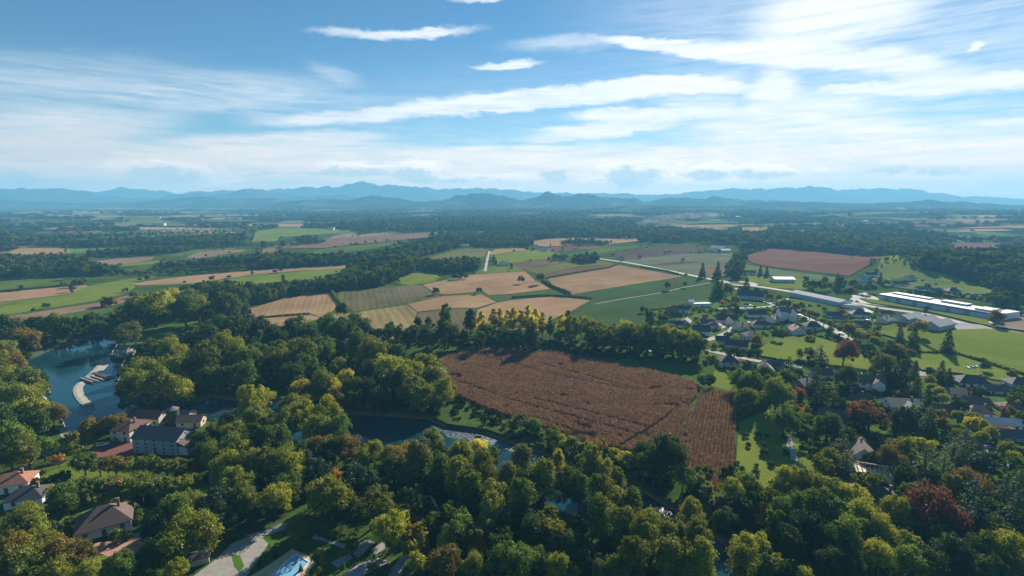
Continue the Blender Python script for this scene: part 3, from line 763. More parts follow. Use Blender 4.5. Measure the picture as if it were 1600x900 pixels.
flat('farm_yard', poly([(1330,462),(1352,457),(1372,466),(1370,476),(1345,474)]), .12, plain('yard_gravel', (0.36,0.33,0.26), .9, .2))
flat('parking_lot', poly([(1215,470),(1232,466),(1236,475),(1220,480)]), .13, M_lane)

# lower left: yards and garden paving
flat('mill_yard', poly([(150,716),(140,706),(160,690),(214,686),(216,712),(190,720)]), .06, plain('brick_paving', (0.17,0.065,0.05), .9, .25, .8))
flat('patio', poly([(136,860),(150,848),(176,846),(222,830),(234,838),(212,866),(186,876),(160,866)]), .06, plain('terracotta_paving', (0.42,0.22,0.15), .9, .15, .8))
flat('terrace', poly([(296,905),(340,872),(362,850),(398,834),(424,842),(412,862),(384,902)]), .06, plain('terrace_paving', (0.28,0.255,0.22), .9, .18, .6))
for P in ([(366,885),(362,868),(375,868),(382,886),(374,894)],[(410,840),(440,832),(446,842),(424,856)]):
    flat('lawn', edge_refine(poly(P), 3), .10, fieldmat('lawn', (0.06,0.14,0.02), (0.09,0.17,0.025)))
flat('pool_deck', poly([(392,900),(420,883),(456,858),(478,866),(494,880),(470,905),(430,912)]), .06, plain('deck', (0.50,0.36,0.20), .85, .12, .5))
pw = poly([(424,902),(446,880),(462,866),(484,879),(460,905)])
flat('swimming_pool', pw, .12, plain('pool_water', (0.20,0.40,0.55), .08, .05, .3, spec=.6))
m = MB()
for i in range(len(pw)):
    a, b = pw[i], pw[(i+1) % len(pw)]; m.beam((a[0],a[1],.15),(b[0],b[1],.15),.5,.25)
tag(m.build('pool_coping', plain('coping', (0.6,0.58,0.54), .8, .08)), kind='structure')
M_slab = plain('garden_slab', (0.27,0.26,0.25), .9, .2, .6)
for P in ([(517,880),(545,865),(552,872),(528,888)],[(486,842),(492,836),(540,850),(538,858)],[(540,862),(575,842),(585,848),(560,872)],[(580,860),(600,845),(604,856),(586,868)],
          [(600,900),(632,862),(645,868),(625,905)],[(530,905),(560,882),(590,872),(610,878),(590,888),(560,905)],[(380,838),(440,818),(470,815),(466,822),(420,836)],[(650,815),(690,810),(700,825),(665,836)]):
    flat('path', edge_refine(poly(P), 4), .09, M_slab)
for P in ([(495,880),(515,862),(560,840),(585,828),(580,838),(545,858),(525,875),(512,895),(496,905)],[(460,840),(488,845),(530,858),(505,868),(470,858)],[(605,880),(640,850),(632,862),(615,885)]):
    flat('lawn', edge_refine(poly(P), 4), .07, fieldmat('lawn', (0.045,0.10,0.018), (0.075,0.14,0.025)))
for P in ([(45,812),(90,790),(140,770),(200,765),(240,775),(245,792),(200,810),(150,800),(110,805),(80,830),(60,850)],[(50,738),(90,718),(120,722),(175,735),(220,752),(180,760),(110,752),(70,750)],[(40,800),(75,780),(95,795),(60,815)],[(138,875),(165,866),(190,882),(170,900),(140,890)],[(190,758),(300,740),(330,760),(320,800),(250,800),(200,780)]):
    flat('lawn', edge_refine(poly(P), 6), .05, fieldmat('lawn', (0.10,0.15,0.022), (0.15,0.19,0.035), c3=(0.17,0.15,0.05), patch=25))
# ================================================================== HILLS AND MOUNTAINS
def elev_at(py, dist):      # height that shows at photo row py at this distance
    return CAM_H - dist * ((py - 450.0) / FPX * CP + SP) / (CP - (py - 450.0) / FPX * SP)
def hillmat(name, c, c2, sc):
    m, nt, out = newmat(name)
    p = nd(nt, 'ShaderNodeBsdfPrincipled', Roughness=0.95); p.inputs['Specular IOR Level'].default_value = 0.0
    ps = pos(nt)
    f = ramp01(nt, noise_node(nt, sc, 6, 0.65, ps), 0.48, 0.66)
    nt.links.new(mixc(nt, f, c, c2), p.inputs['Base Color']); nt.links.new(p.outputs[0], out.inputs[0]); return m
def ridge(name, dist, prof, back, rough, mat, kind='structure', nx=320, ny=44, front=None, seed=1):
    """a range whose crest passes through the measured skyline points, with spurs and gullies"""
    front = front or back
    pts = [(at_dist(px, dist), elev_at(py, dist)) for px, py in prof]
    x0, x1 = pts[0][0], pts[-1][0]
    vs = []; fs = []
    for j in range(ny):
        v = -1 + 2 * j / (ny - 1)
        for i in range(nx):
            x = x0 + (x1 - x0) * i / (nx - 1)
            k = 0
            while k < len(pts) - 2 and x > pts[k+1][0]: k += 1
            t = smooth(0, 1, (x - pts[k][0]) / (pts[k+1][0] - pts[k][0]))
            h = pts[k][1] * (1 - t) + pts[k+1][1] * t
            y = dist + (v * back if v > 0 else v * front)
            edge = smooth(0, .12, i / (nx - 1)) * smooth(0, .12, 1 - i / (nx - 1))
            fall = max(0.0, 1 - abs(v)) ** 0.9
            spur = 0.5 + 0.5 * fbm(x, y, rough, seed, 5)
            hh = h * edge * fall * (0.62 + 0.38 * (1 - abs(v)) + 0.5 * abs(v) * (spur - .5)) + h * (.13 * fbm(x, y, rough * .45, seed + 3, 5) - .11 * abs(fbm(x, y, rough * .22, seed + 8, 5)) + .06 * fbm(x, y, rough * .09, seed + 5, 4)) * fall
            vs.append((x, y, hh - 8 + terr(x, y) * 0.3 * (1 - fall)))
    for j in range(ny - 1):
        for i in range(nx - 1):
            a = j * nx + i; fs.append((a, a + 1, a + nx + 1, a + nx))
    me = mesh_np(name, vs, fs, [mat], smooth_=True)
    return tag(link(bpy.data.objects.new(name, me)), kind=kind)
def at_dist(px, dist): return (px - 800) / FPX * dist * 1.02
M_far = hillmat('mountain_rock', (0.03, 0.05, 0.04), (0.07, 0.085, 0.075), 0.002)
M_mid = hillmat('hill_woods', (0.014, 0.028, 0.014), (0.085, 0.12, 0.055), 0.0035)
ridge('mountains', 9200, [(-120,296),(0,292),(60,293),(120,294),(180,298),(215,292),(250,295),(300,300),(350,297),(400,296),(460,293),(500,291),(545,288),(570,283),(600,286),(650,290),(700,293),(760,293),(800,295),(840,300),(900,301),(960,301),(1020,303),(1060,300),(1090,297),(1130,293),(1190,293),(1220,291),(1260,290),(1300,295),(1350,293),(1400,294),(1440,300),(1480,306),(1540,306),(1600,308),(1720,310)], 950, 560, M_far, front=1300, seed=1, nx=420)
ridge('mountains', 7400, [(-140,296),(-40,294),(0,293),(40,293),(90,294),(120,293),(150,297),(190,306),(260,309),(310,301),(330,300),(345,303),(370,298),(420,293),(440,299),(480,305),(540,303),(600,306),(640,312)], 700, 460, M_far, front=1000, seed=4)
ridge('hills', 5200, [(330,330),(430,317),(470,312),(500,310),(560,309),(590,304),(620,308),(660,313),(690,312),(720,303),(745,300),(775,301),(800,308),(815,311),(835,306),(857,299),(880,304),(905,300),(940,306),(985,308),(1000,313),(1030,308),(1060,307),(1090,309),(1107,304),(1130,309),(1200,312),(1260,314),(1330,316),(1420,312),(1500,318)], 480, 340, M_mid, front=620, seed=6, nx=400)
ridge('hills', 4400, [(1080,322),(1160,315),(1210,313),(1280,314),(1330,318),(1380,314),(1430,311),(1470,313),(1510,316),(1560,319),(1640,318),(1760,322)], 430, 300, M_mid, front=560, seed=9)
ridge('hills', 3650, [(760,334),(860,328),(930,323),(1015,317),(1060,322),(1130,324),(1210,321),(1290,323),(1360,326),(1460,324),(1560,328),(1700,326)], 360, 270, M_mid, front=480, seed=12)

ridge('hills', 5900, [(-140,320),(-60,314),(40,311),(110,314),(170,317),(230,314),(290,309),(330,306),(380,310),(430,307),(480,312),(520,318),(580,324)], 520, 380, M_mid, front=700, seed=15, nx=300)

# rolling wooded foothills in front of the ranges, with clearings
M_foot = hillmat('foothill_woods', (0.018, 0.036, 0.016), (0.13, 0.17, 0.07), 0.006)
ridge('hills', 3050, [(900,345),(980,336),(1060,331),(1130,334),(1200,330),(1290,327),(1370,331),(1450,329),(1540,333),(1640,330),(1760,335)], 330, 210, M_foot, front=420, seed=21, nx=300)
ridge('hills', 2500, [(1180,352),(1250,344),(1330,341),(1400,345),(1480,340),(1560,343),(1660,339),(1780,343)], 260, 180, M_foot, front=320, seed=24, nx=260)
ridge('hills', 3300, [(420,345),(520,338),(620,335),(700,338),(780,334),(860,336),(930,342)], 300, 200, M_foot, front=380, seed=27, nx=240)
# ================================================================== TREES
LEAF = {
 'd': ('dark green', leafmat('leaf_dark', (0.027, 0.058, 0.008), (0.072, 0.115, 0.011))),
 'g': ('green', leafmat('leaf_green', (0.061, 0.117, 0.009), (0.136, 0.204, 0.016))),
 'o': ('olive green', leafmat('leaf_olive', (0.099, 0.133, 0.009), (0.206, 0.237, 0.020))),
 'y': ('yellow-green', leafmat('leaf_lime', (0.165, 0.204, 0.009), (0.347, 0.360, 0.020))),
 'Y': ('yellow', leafmat('leaf_yellow', (0.33,0.32,0.025), (0.58,0.54,0.05), .6)),
 'O': ('orange', leafmat('leaf_orange', (0.237, 0.122, 0.013), (0.475, 0.232, 0.021))),
 'n': ('brownish', leafmat('leaf_brown', (0.136, 0.108, 0.014), (0.263, 0.195, 0.025))),
 'k': ('copper-red', leafmat('leaf_copper', (0.085,0.034,0.018), (0.21,0.072,0.032), .35)),
 'm': ('russet', leafmat('leaf_russet', (0.130, 0.060, 0.020), (0.244, 0.099, 0.031))),
 'r': ('bright red', leafmat('leaf_red', (0.260, 0.032, 0.014), (0.488, 0.071, 0.028))),
 'b': ('blue-green', leafmat('leaf_blue', (0.020,0.046,0.020), (0.050,0.086,0.034), .2)),
 'w': ('grey-green', leafmat('leaf_grey', (0.100, 0.127, 0.031), (0.202, 0.217, 0.059))),
}
M_bark = plain('bark', (0.085,0.07,0.055), 0.95, 0.35, 2.0)
M_palebark = plain('pale_bark', (0.26,0.24,0.20), 0.9, 0.3, 2.0)

def unit(v): return v / np.maximum(1e-6, np.linalg.norm(v, axis=1, keepdims=True))

def sprays(cent, rad, per, size, rs, squash=0.9, shell=(0.55, 1.08), up=0.15, droop=0.0):
    """small bent leaf sprays over the surface of every clump"""
    C_ = np.repeat(cent, per, 0); rr = np.repeat(rad, per)
    n = len(C_)
    d = unit(rs.normal(size=(n, 3)) + np.array([0, 0, up]))
    k = shell[0] + (shell[1] - shell[0]) * rs.random(n) ** 0.6
    k = k * np.where(rs.random(n) < .16, rs.uniform(1.05, 1.45, n), 1.0)
    p = C_ + d * (rr * k)[:, None] * np.array([1, 1, squash])
    nn = unit(d * 0.9 + rs.normal(size=(n, 3)) * 0.55 + np.array([0, 0, 0.25]))
    t = unit(np.cross(nn, rs.normal(size=(n, 3)))); b = np.cross(nn, t)
    s = size * (0.55 + 0.9 * rs.random(n)); s2 = s * (0.55 + 0.35 * rs.random(n))
    t *= s[:, None]; b *= s2[:, None]
    if droop: t[:, 2] -= droop * s
    v = np.stack([p - t, p + b * .9 - nn * (s * .15)[:, None], p + t, p - b * .9 - nn * (s * .15)[:, None]], 1).reshape(-1, 3)
    f = np.arange(n * 4).reshape(n, 4)
    base = np.repeat(rs.random(len(cent)), per)
    tint = np.clip(0.45 * base + 0.55 * rs.random(n), 0, 1)
    return v, f, tint

def clumps(kind, rs, n):
    """centres and radii of the leaf masses of a crown of unit radius"""
    out = []; 
    if kind in ('broad', 'spread', 'ball', 'bush', 'fruit'):
        zc, hz = {'broad': (1.35, .95), 'spread': (1.1, .72), 'ball': (1.45, .85), 'bush': (.62, .62), 'fruit': (1.15, .75)}[kind]
        lean = rs.normal(size=2) * 0.10
        tops = [(rs.uniform(0, 6.28), rs.uniform(.75, 1.15)) for _ in range(5)]
        while len(out) < n:
            d = rs.normal(size=3); d /= np.linalg.norm(d)
            if d[2] < -0.55: continue
            a = math.atan2(d[1], d[0])
            lob = 1 + 0.16 * math.sin(3 * a + tops[0][0]) + 0.10 * math.sin(5 * a + tops[1][0]) * (1 - abs(d[2]))
            k = (0.35 + 0.52 * rs.random() ** .5) * lob
            if kind == 'ball': k = 0.55 * (0.6 + .4 * rs.random())
            r = (.13 + .25 * rs.random() ** 1.3) if kind != 'ball' else rs.uniform(.3, .42)
            out.append((d[0]*k + lean[0]*(d[2]+1), d[1]*k + lean[1]*(d[2]+1), zc + d[2]*k*hz*1.12, r))
    elif kind == 'tall':
        H = rs.uniform(2.9, 3.3)
        while len(out) < n:
            t = rs.random(); a = rs.uniform(0, 6.28)
            w = 0.92 * max(0, 1 - (2*t - .8) ** 2 * .55) ** .5 * (0.8 + .2 * math.sin(2*a + t*5))
            k = w * (0.45 + .5 * rs.random()); r = (.15 + .24 * rs.random() ** 1.2) * (1.05 - .25 * t)
            out.append((math.cos(a)*k, math.sin(a)*k, .65 + t*(H - .95), r))
    elif kind == 'poplar':
        H = 4.5
        while len(out) < n:
            t = rs.random(); a = rs.uniform(0, 6.28)
            w = 0.85 * min(1, .3 + t / .3) * (1 - t ** 2.6) ** .5
            k = w * (0.3 + .55 * rs.random()); r = rs.uniform(.28, .42) * (1 - .5 * t)
            out.append((math.cos(a)*k, math.sin(a)*k, 1.2 + t*(H - 1.5), r))
    return np.array(out)

def needle_layers(rs, H, tiers, flatk, spread, size, per):
    """conifer: whorls of drooping boughs, each bough a fan of sprays"""
    V = []; F = []; T = []; o = 0
    for i in range(tiers):
        t = i / (tiers - 1)
        z = H * (0.10 + 0.88 * t); rad = spread * (1 - t) ** 0.85 + 0.05
        nb = max(4, int(11 * (1 - t * .6)))
        for k in range(nb):
            a = 6.283 * k / nb + rs.uniform(-.3, .3); L = rad * rs.uniform(.75, 1.15)
            m = max(4, int(per * L / spread))
            u = np.linspace(.12, 1, m) ** .8
            x = u * L; dz = -flatk * x * x / max(.2, L) + rs.normal(size=m) * .02
            side = rs.normal(size=m) * (0.16 * (1.15 - u) + .05) * 1.2
            P = np.stack([math.cos(a)*x - math.sin(a)*side, math.sin(a)*x + math.cos(a)*side, z + dz], 1)
            tdir = np.tile([math.cos(a), math.sin(a), -flatk * 1.1], (m, 1)) + rs.normal(size=(m, 3)) * .3
            tdir = unit(tdir); nn = unit(np.array([0, 0, 1.0]) + rs.normal(size=(m, 3)) * .45)
            b = unit(np.cross(nn, tdir)); s = size * (.7 + .7 * rs.random(m))
            tt = tdir * s[:, None]; bb = b * (s * .5)[:, None]
            v = np.stack([P - tt*.6, P + bb, P + tt, P - bb], 1).reshape(-1, 3)
            V.append(v); F.append(np.arange(m*4).reshape(m, 4) + o); o += m*4
            T.append(np.clip(.3*rs.random() + .5*u*rs.random(m), 0, 1))
    return np.concatenate(V), np.concatenate(F), np.concatenate(T)

def crown_mesh(name, kind, seed, n, per, size):
    rs = np.random.default_rng(seed)
    if kind == 'conifer':
        v, f, t = needle_layers(rs, 3.4, n, .35, 1.0, size, per)
    elif kind == 'cedar':
        v, f, t = needle_layers(rs, 2.4, n, .10, 1.15, size, per)
    else:
        c = clumps(kind, rs, n)
        v, f, t = sprays(c[:, :3], c[:, 3], per, size, rs)
    return mesh_np(name, v, f, [LEAF['g'][1]], tint=t)

def trunk_mesh(name, kind, seed, mat):
    rs = np.random.default_rng(seed)
    V = []; F = []
    def limb(pts, r0, r1, n=6):
        o = len(V)
        for i, p in enumerate(pts):
            r = r0 + (r1 - r0) * i / (len(pts) - 1)
            for k in range(n):
                a = 6.283 * k / n; V.append((p[0] + r*math.cos(a), p[1] + r*math.sin(a), p[2]))
        for i in range(len(pts) - 1):
            for k in range(n):
                F.append((o+i*n+k, o+i*n+(k+1) % n, o+(i+1)*n+(k+1) % n, o+(i+1)*n+k))
    top = {'broad': 1.7, 'spread': 1.2, 'tall': 3.0, 'poplar': 4.2, 'conifer': 3.3, 'cedar': 2.3, 'ball': 1.6, 'bush': .7, 'fruit': 1.2}[kind]
    w = {'bush': .04, 'poplar': .10, 'conifer': .06, 'tall': .09}.get(kind, .085)
    j = rs.normal(size=2) * .05
    limb([(0, 0, -.05), (j[0]*.4, j[1]*.4, top*.3), (j[0], j[1], top*.65), (j[0]*1.5, j[1]*1.5, top)], w, w*.25, 8)
    if kind not in ('conifer', 'cedar'):
        for i in range(9 if kind in ('tall', 'poplar') else 7):
            a = i * 2.4 + rs.uniform(-.4, .4); z0 = top * rs.uniform(.28, .75); L = rs.uniform(.45, .75) * (.5 if kind == 'poplar' else 1)
            r = w * .42
            p1 = (j[0]*.6 + math.cos(a)*L*.45, j[1]*.6 + math.sin(a)*L*.45, z0 + L*.45)
            p2 = (j[0]*.6 + math.cos(a)*L, j[1]*.6 + math.sin(a)*L, z0 + L*1.0)
            limb([(j[0]*.6, j[1]*.6, z0 - .05), p1, p2], r, r*.3, 5)
    return mesh_np(name, np.array(V), np.array(F), [mat], smooth_=True)

SPEC = { # letter: kind, name, words, category, mesh count, clumps, sprays each (small/large), spray size (small/large), height factor of crown centre
 'b': ('broad', 'broadleaf_tree', 'broadleaf tree', 'tree', 6, 62, (50, 150), (.085, .047), 1.35),
 's': ('spread', 'spreading_tree', 'spreading tree', 'tree', 5, 66, (50, 155), (.085, .045), 1.1),
 't': ('tall', 'tall_tree', 'tall tree', 'tree', 6, 70, (50, 140), (.085, .048), 1.9),
 'p': ('poplar', 'poplar', 'poplar', 'poplar', 3, 50, (50, 110), (.10, .065), 2.7),
 'c': ('conifer', 'conifer', 'conifer', 'conifer', 3, 22, (10, 22), (.16, .085), 1.5),
 'e': ('cedar', 'cedar', 'cedar', 'cedar', 3, 11, (16, 40), (.15, .075), 1.2),
 'l': ('ball', 'plane_tree', 'round clipped plane tree', 'plane tree', 3, 30, (70, 170), (.085, .05), 1.45),
 'u': ('bush', 'bush', 'bush', 'bush', 4, 26, (60, 120), (.10, .065), .6),
 'f': ('fruit', 'fruit_tree', 'fruit tree', 'fruit tree', 3, 30, (60, 110), (.095, .065), 1.15),
}
PROTO = {}
for L_, (kind, nm, _, _, cnt, n, per, size, _) in SPEC.items():
    for lod in (0, 1):
        for i in range(cnt):
            sd = hash(kind) % 1 + 100 * ord(L_) + 10 * i
            PROTO[(L_, lod, i)] = crown_mesh(nm + '_crown', kind, sd, n, per[lod], size[lod])
            if lod == 0:
                PROTO[(L_, 'trunk', i)] = trunk_mesh(nm + '_trunk', kind, sd + 5, M_palebark if L_ == 'p' else M_bark)

def recolour(o, mat):
    o.material_slots[0].link = 'OBJECT'; o.material_slots[0].material = mat

ORD = ['first','second','third','fourth','fifth','sixth','seventh','eighth','ninth','tenth','eleventh','twelfth','thirteenth','fourteenth','fifteenth','sixteenth','seventeenth','eighteenth','nineteenth','twentieth']
ALLTREES = []
def plant(code, col, x, y, rad, zs=1.0, seed=None):
    kind, nm, words, cat, cnt, *_ , zc = SPEC[code]
    d = math.hypot(x, y)
    i = random.randrange(cnt) if seed is None else seed
    pxl = rad / math.hypot(d, CAM_H) * FPX * 0.64
    root = empty(nm, (x, y, terr(x, y)), random.uniform(0, 6.28), (rad, rad, rad * zs))
    tr = link(bpy.data.objects.new('trunk', PROTO[(code, 'trunk', i)]), root)
    cr = link(bpy.data.objects.new('crown', PROTO[(code, 1 if pxl > 8 else 0, i)]), root)
    recolour(cr, LEAF[col][1])
    return root

def spot(px, py, rpx, zc):
    """ground position and radius of a crown seen at (px, py) with radius rpx"""
    F = fac(py); d = CAM_H / (F + zc * rpx / FPX * 0.97)
    v = (py - 450) / FPX
    return (px - 800) / FPX * d, d * (CP - v * SP), rpx / FPX * d

PENDING = []; SPARE = []
def cluster(place, ox, oy, sc, items, group=None, wide=1.0):
    recs = []
    for it in items:
        x, y, r, kc = it[:4]
        px, py, rp = ox + x / sc, oy + y / sc, r / sc * wide
        wx, wy, wr = spot(px, py, rp, SPEC[kc[0]][8])
        recs.append([px, py, rp, kc[0], kc[1], wx, wy, wr]); ALLTREES.append((wx, wy, wr))
    PENDING.append((place, group, recs))

def finish_clusters(most=298):
    """the largest broadleaf trees stand as individuals, the smallest join the massed woods"""
    allb = sorted((rec for _, _, L in PENDING for rec in L if rec[3] == 'b'), key=lambda q: q[2])
    extra = len(allb) - most; drop = set()
    for rec in allb:
        if len(drop) >= extra: break
        if rec[4] in 'dgob': drop.add(id(rec)); SPARE.append((rec[5], rec[6], terr(rec[5], rec[6]), rec[7], random.uniform(.9, 1.1)))
    for place, group, L0 in PENDING:
        by = {}
        for rec in L0:
            if id(rec) in drop: continue
            rec.append(plant(rec[3], rec[4], rec[5], rec[6], rec[7], random.uniform(.9, 1.12)))
            by.setdefault((rec[3], rec[4]), []).append(rec)
        for (code, col), L in by.items():
            L.sort(key=lambda q: q[0]); words, cat = SPEC[code][2], SPEC[code][3]; cw_ = LEAF[col][0]
            for i, rec in enumerate(L):
                if len(L) == 1: lab = f"only {cw_} {words} {place}"
                elif len(L) == 2: lab = f"{('left', 'right')[i]} one of two {cw_} {words}s {place}".replace('bushs', 'bushes')
                else: lab = f"{ORD[i]} {cw_} {words} from the left {place}"
                if len(lab.split()) > 16: lab = lab.replace('broadleaf tree', 'tree')
                if len(lab.split()) > 16: lab = lab.replace('round clipped plane tree', 'plane tree')
                tag(rec[-1], lab, cat, group or ('trees ' + place))
C = cluster
# ---- west bank of the weir pool
C('on the steep bank left of the weir pool', 0, 450, 4, [(30,380,100,'bo'),(130,350,80,'bd'),(75,470,95,'sn'),(35,570,115,'by'),(140,600,115,'bo'),(225,650,72,'by'),(110,700,120,'bo'),
  (225,770,110,'by'),(325,800,85,'bn'),(50,820,120,'bg'),(205,860,100,'bg'),(-40,480,100,'bo'),(-50,680,110,'bg')], None, .86)
C('on the slope below the weir pool bank', 0, 675, 4, [(60,40,110,'bg'),(165,120,100,'bo'),(270,95,75,'bg'),(60,140,90,'bd'),(450,85,58,'bd'),(-30,100,100,'bo')])
C('lining the far bank of the weir pool', 0, 450, 4, [(20,285,85,'bd'),(125,330,85,'bn'),(230,235,72,'bd'),(330,240,80,'bg'),(415,260,65,'bd'),(495,245,58,'bg'),(570,235,60,'bd'),(640,245,50,'bg'),(715,200,55,'bg'),(780,185,52,'bd')])
C('beside the stone intake house', 0, 450, 4, [(770,295,82,'sw'),(900,380,55,'bd'),(990,395,60,'bd'),(930,350,45,'ug')])
C('in the grove behind the pool', 0, 450, 4, [(880,130,78,'bg'),(965,115,98,'by'),(1070,65,80,'by'),(1180,70,80,'bo'),(1150,140,92,'bg'),(1240,120,82,'bo'),(1330,60,60,'bd'),(1440,115,85,'bd'),
  (1010,195,46,'bg'),(950,205,46,'bd'),(860,200,50,'bd'),(690,85,48,'un'),(1500,40,75,'bd')])
C('in the dark wood behind the pool meadow', 0, 450, 4, [(1290,245,62,'bd'),(1330,170,82,'bd'),(1190,330,85,'bd'),(1305,300,88,'bd'),(1400,260,90,'bd'),(1500,250,92,'bg'),(1570,235,78,'bd')], None, .82)
C('in the shaded wood below the stubble fields', 400, 450, 4, [(30,255,78,'bd'),(130,320,72,'bd'),(210,265,70,'bd'),(285,250,80,'bg'),(350,285,75,'bd'),(455,250,75,'bg'),(545,280,88,'bd'),(640,225,78,'bg'),(695,265,62,'bd'),(480,330,70,'bd'),(600,300,70,'bg')])
C('in the sunlit wood across from the islet', 0, 450, 4, [(1100,400,82,'by'),(1250,470,112,'bo'),(1165,500,75,'bg'),(1420,375,90,'by'),(1490,430,95,'bo'),(1570,480,85,'bg'),(1530,560,82,'bg'),(1385,560,80,'bd'),(1295,560,72,'bo'),(1330,420,70,'bd')])
C('in the sunlit wood above the island trees', 400, 450, 4, [(30,410,80,'bg'),(50,500,78,'bd'),(215,400,82,'bo'),(305,430,92,'bo'),(410,395,82,'bg'),(165,470,82,'bo'),(215,550,78,'bd'),(310,500,72,'bg'),(400,510,60,'bb'),(515,505,58,'by'),(400,320,50,'bb'),(230,325,42,'bg'),(130,400,60,'bd')])
C('among the autumn trees by the river bend', 400, 450, 4, [(275,625,78,'sY'),(410,605,78,'bo'),(500,635,60,'bY'),(560,575,56,'bY'),(600,620,75,'bg'),(685,645,68,'bd'),(350,650,60,'bn'),(520,700,52,'bn'),(610,690,60,'bd')])
C('in the wood at the maize corner', 400, 450, 4, [(640,365,85,'bg'),(705,420,92,'bo'),(590,365,50,'bw'),(880,420,68,'bg'),(840,505,92,'by'),(935,560,112,'by'),(1040,530,98,'by'),(1110,590,98,'bw'),(1150,650,80,'by'),(850,600,90,'bg'),(965,650,100,'bo'),(1060,690,85,'bo'),
  (1205,675,48,'ug'),(1140,720,55,'uw'),(700,520,80,'bd'),(760,590,75,'bd'),(760,680,70,'bd')])
C('crowding the islet below the weir', 0, 450, 4, [(850,520,98,'by'),(960,535,95,'bo'),(1065,545,92,'by'),(890,610,105,'bo'),(1030,620,108,'bo'),(1140,640,78,'by'),(775,620,52,'uo')])
C('between the mill and the pool', 0, 450, 4, [(700,850,72,'sn'),(575,880,58,'bn'),(630,870,48,'bg'),(650,900,45,'bo')])
C('just beyond the mill gable', 0, 450, 4, [(1555,700,92,'ty'),(1590,800,85,'to'),(1440,850,75,'bd'),(1340,905,62,'bo'),(1480,920,80,'bo')])
C('leaning over the river near its bend', 400, 450, 4, [(225,740,88,'bo'),(325,800,98,'by'),(460,790,78,'by'),(205,850,88,'bo'),(365,880,92,'bo'),(490,880,88,'bg'),(30,700,70,'by'),(50,820,70,'bo')])
C('in the riverside wood beyond the orchard', 400, 675, 4, [(60,70,80,'bd'),(140,40,85,'bg'),(205,150,82,'bo'),(70,190,98,'bo'),(160,240,95,'bo'),(250,245,90,'by'),(110,420,95,'by'),(190,340,90,'bg'),(300,140,82,'bd'),(390,110,82,'bn'),(480,130,90,'bd'),(555,120,78,'bn')])
C('in the riverside wood above the pool garden', 400, 675, 4, [(410,250,75,'bb'),(330,210,75,'bb'),(470,410,125,'by'),(410,360,80,'bo'),(610,330,78,'bg'),(650,290,100,'bb'),(775,345,62,'bb'),(720,460,122,'bo'),(680,145,72,'by'),(740,130,70,'bo'),(500,280,48,'bO'),(570,440,85,'bd')])
C('between the ruin and the river', 400, 675, 4, [(870,140,82,'sn'),(1020,110,105,'tw'),(1100,60,80,'tw'),(1150,220,90,'tg'),(970,220,80,'bo'),(860,230,72,'bd'),(1280,130,98,'to'),(1385,120,60,'bY'),(1420,220,105,'to'),(1260,250,105,'to'),(940,280,55,'bn')])
C('on the river slope right of the ruin', 400, 675, 4, [(1480,380,98,'to'),(1340,340,95,'tg'),(1470,480,98,'to'),(1570,300,80,'tw'),(1560,580,82,'td'),(1390,430,80,'bd'),(1300,250,60,'bo')])
C('standing over the pool garden paths', 400, 675, 4, [(870,600,108,'by'),(780,600,62,'by'),(1090,560,72,'bg'),(1250,610,98,'bg'),(1350,640,85,'bo'),(1010,820,58,'by'),(1175,690,56,'by'),(1170,800,98,'bn'),(1375,720,58,'sO'),(1410,610,80,'bo'),(1520,800,108,'bg'),(260,600,72,'bo'),(1350,840,75,'bo'),(1560,680,72,'bd')])
C('along the shore below the maize', 800, 675, 4, [(150,-40,55,'ug'),(60,-60,60,'uo'),(240,30,58,'uo'),(310,65,52,'uy'),(365,85,52,'uo'),(430,110,50,'uo'),(525,95,58,'un'),(640,140,48,'uy'),(720,170,50,'uy'),(765,195,46,'uy'),(820,130,62,'bd'),(930,170,105,'bd'),(970,120,70,'bd'),(890,230,80,'bd'),
   (1070,290,58,'bg'),(1170,310,60,'uw'),(1220,370,56,'uw'),(1290,440,45,'uw'),(1190,260,45,'ug')], 'bushes and trees along the shore', 1.25)
C('on the near bank facing the maize', 800, 675, 4, [(60,170,88,'tw'),(290,170,48,'tY'),(195,300,98,'to'),(330,290,85,'to'),(120,350,98,'bd'),(500,190,88,'to'),(570,240,78,'ty'),(660,280,58,'ty'),(430,180,48,'tg'),(420,340,80,'tg'),(620,330,48,'by')])
C('in the tall wood at the river edge', 800, 675, 4, [(60,430,105,'tg'),(555,420,108,'to'),(680,410,95,'ty'),(560,520,112,'to'),(745,480,98,'to'),(700,580,112,'to'),(850,570,108,'to'),(820,670,118,'to'),(965,630,98,'to'),(1050,650,92,'to'),(1130,510,98,'ty'),(1155,710,112,'to')])
C('filling the wood nearest the camera', 800, 675, 4, [(980,770,118,'to'),(1180,830,118,'ty'),(760,810,118,'to'),(1090,850,98,'tg'),(40,580,88,'bd'),(130,620,105,'bd'),(60,820,112,'bg'),(180,790,80,'bd'),(280,850,78,'by'),(370,890,62,'bo'),(140,700,78,'bd'),(890,520,52,'tw'),(560,890,62,'bw'),(470,760,90,'bd'),(350,720,80,'bd'),(640,860,80,'tg')])
C('on the bank below the shrub meadow', 800, 675, 4, [(1400,370,82,'by'),(1460,330,80,'bg'),(1560,510,62,'bO'),(1520,400,72,'bd'),(1460,720,98,'ty'),(1545,700,68,'by'),(1450,830,105,'to'),(1330,520,70,'bd'),(1420,460,72,'bd'),(1560,830,80,'bd')])
C('in the big green wood beside the copper beech', 1200, 675, 4, [(270,330,108,'bo'),(150,330,98,'by'),(85,380,80,'by'),(420,380,112,'bo'),(535,420,108,'by'),(330,480,125,'bg'),(200,470,105,'bg'),(460,540,122,'bg'),(590,530,112,'by'),(620,640,112,'bo'),(480,690,115,'bg'),(300,620,115,'bd'),(110,520,95,'bg'),(170,690,90,'bd')])
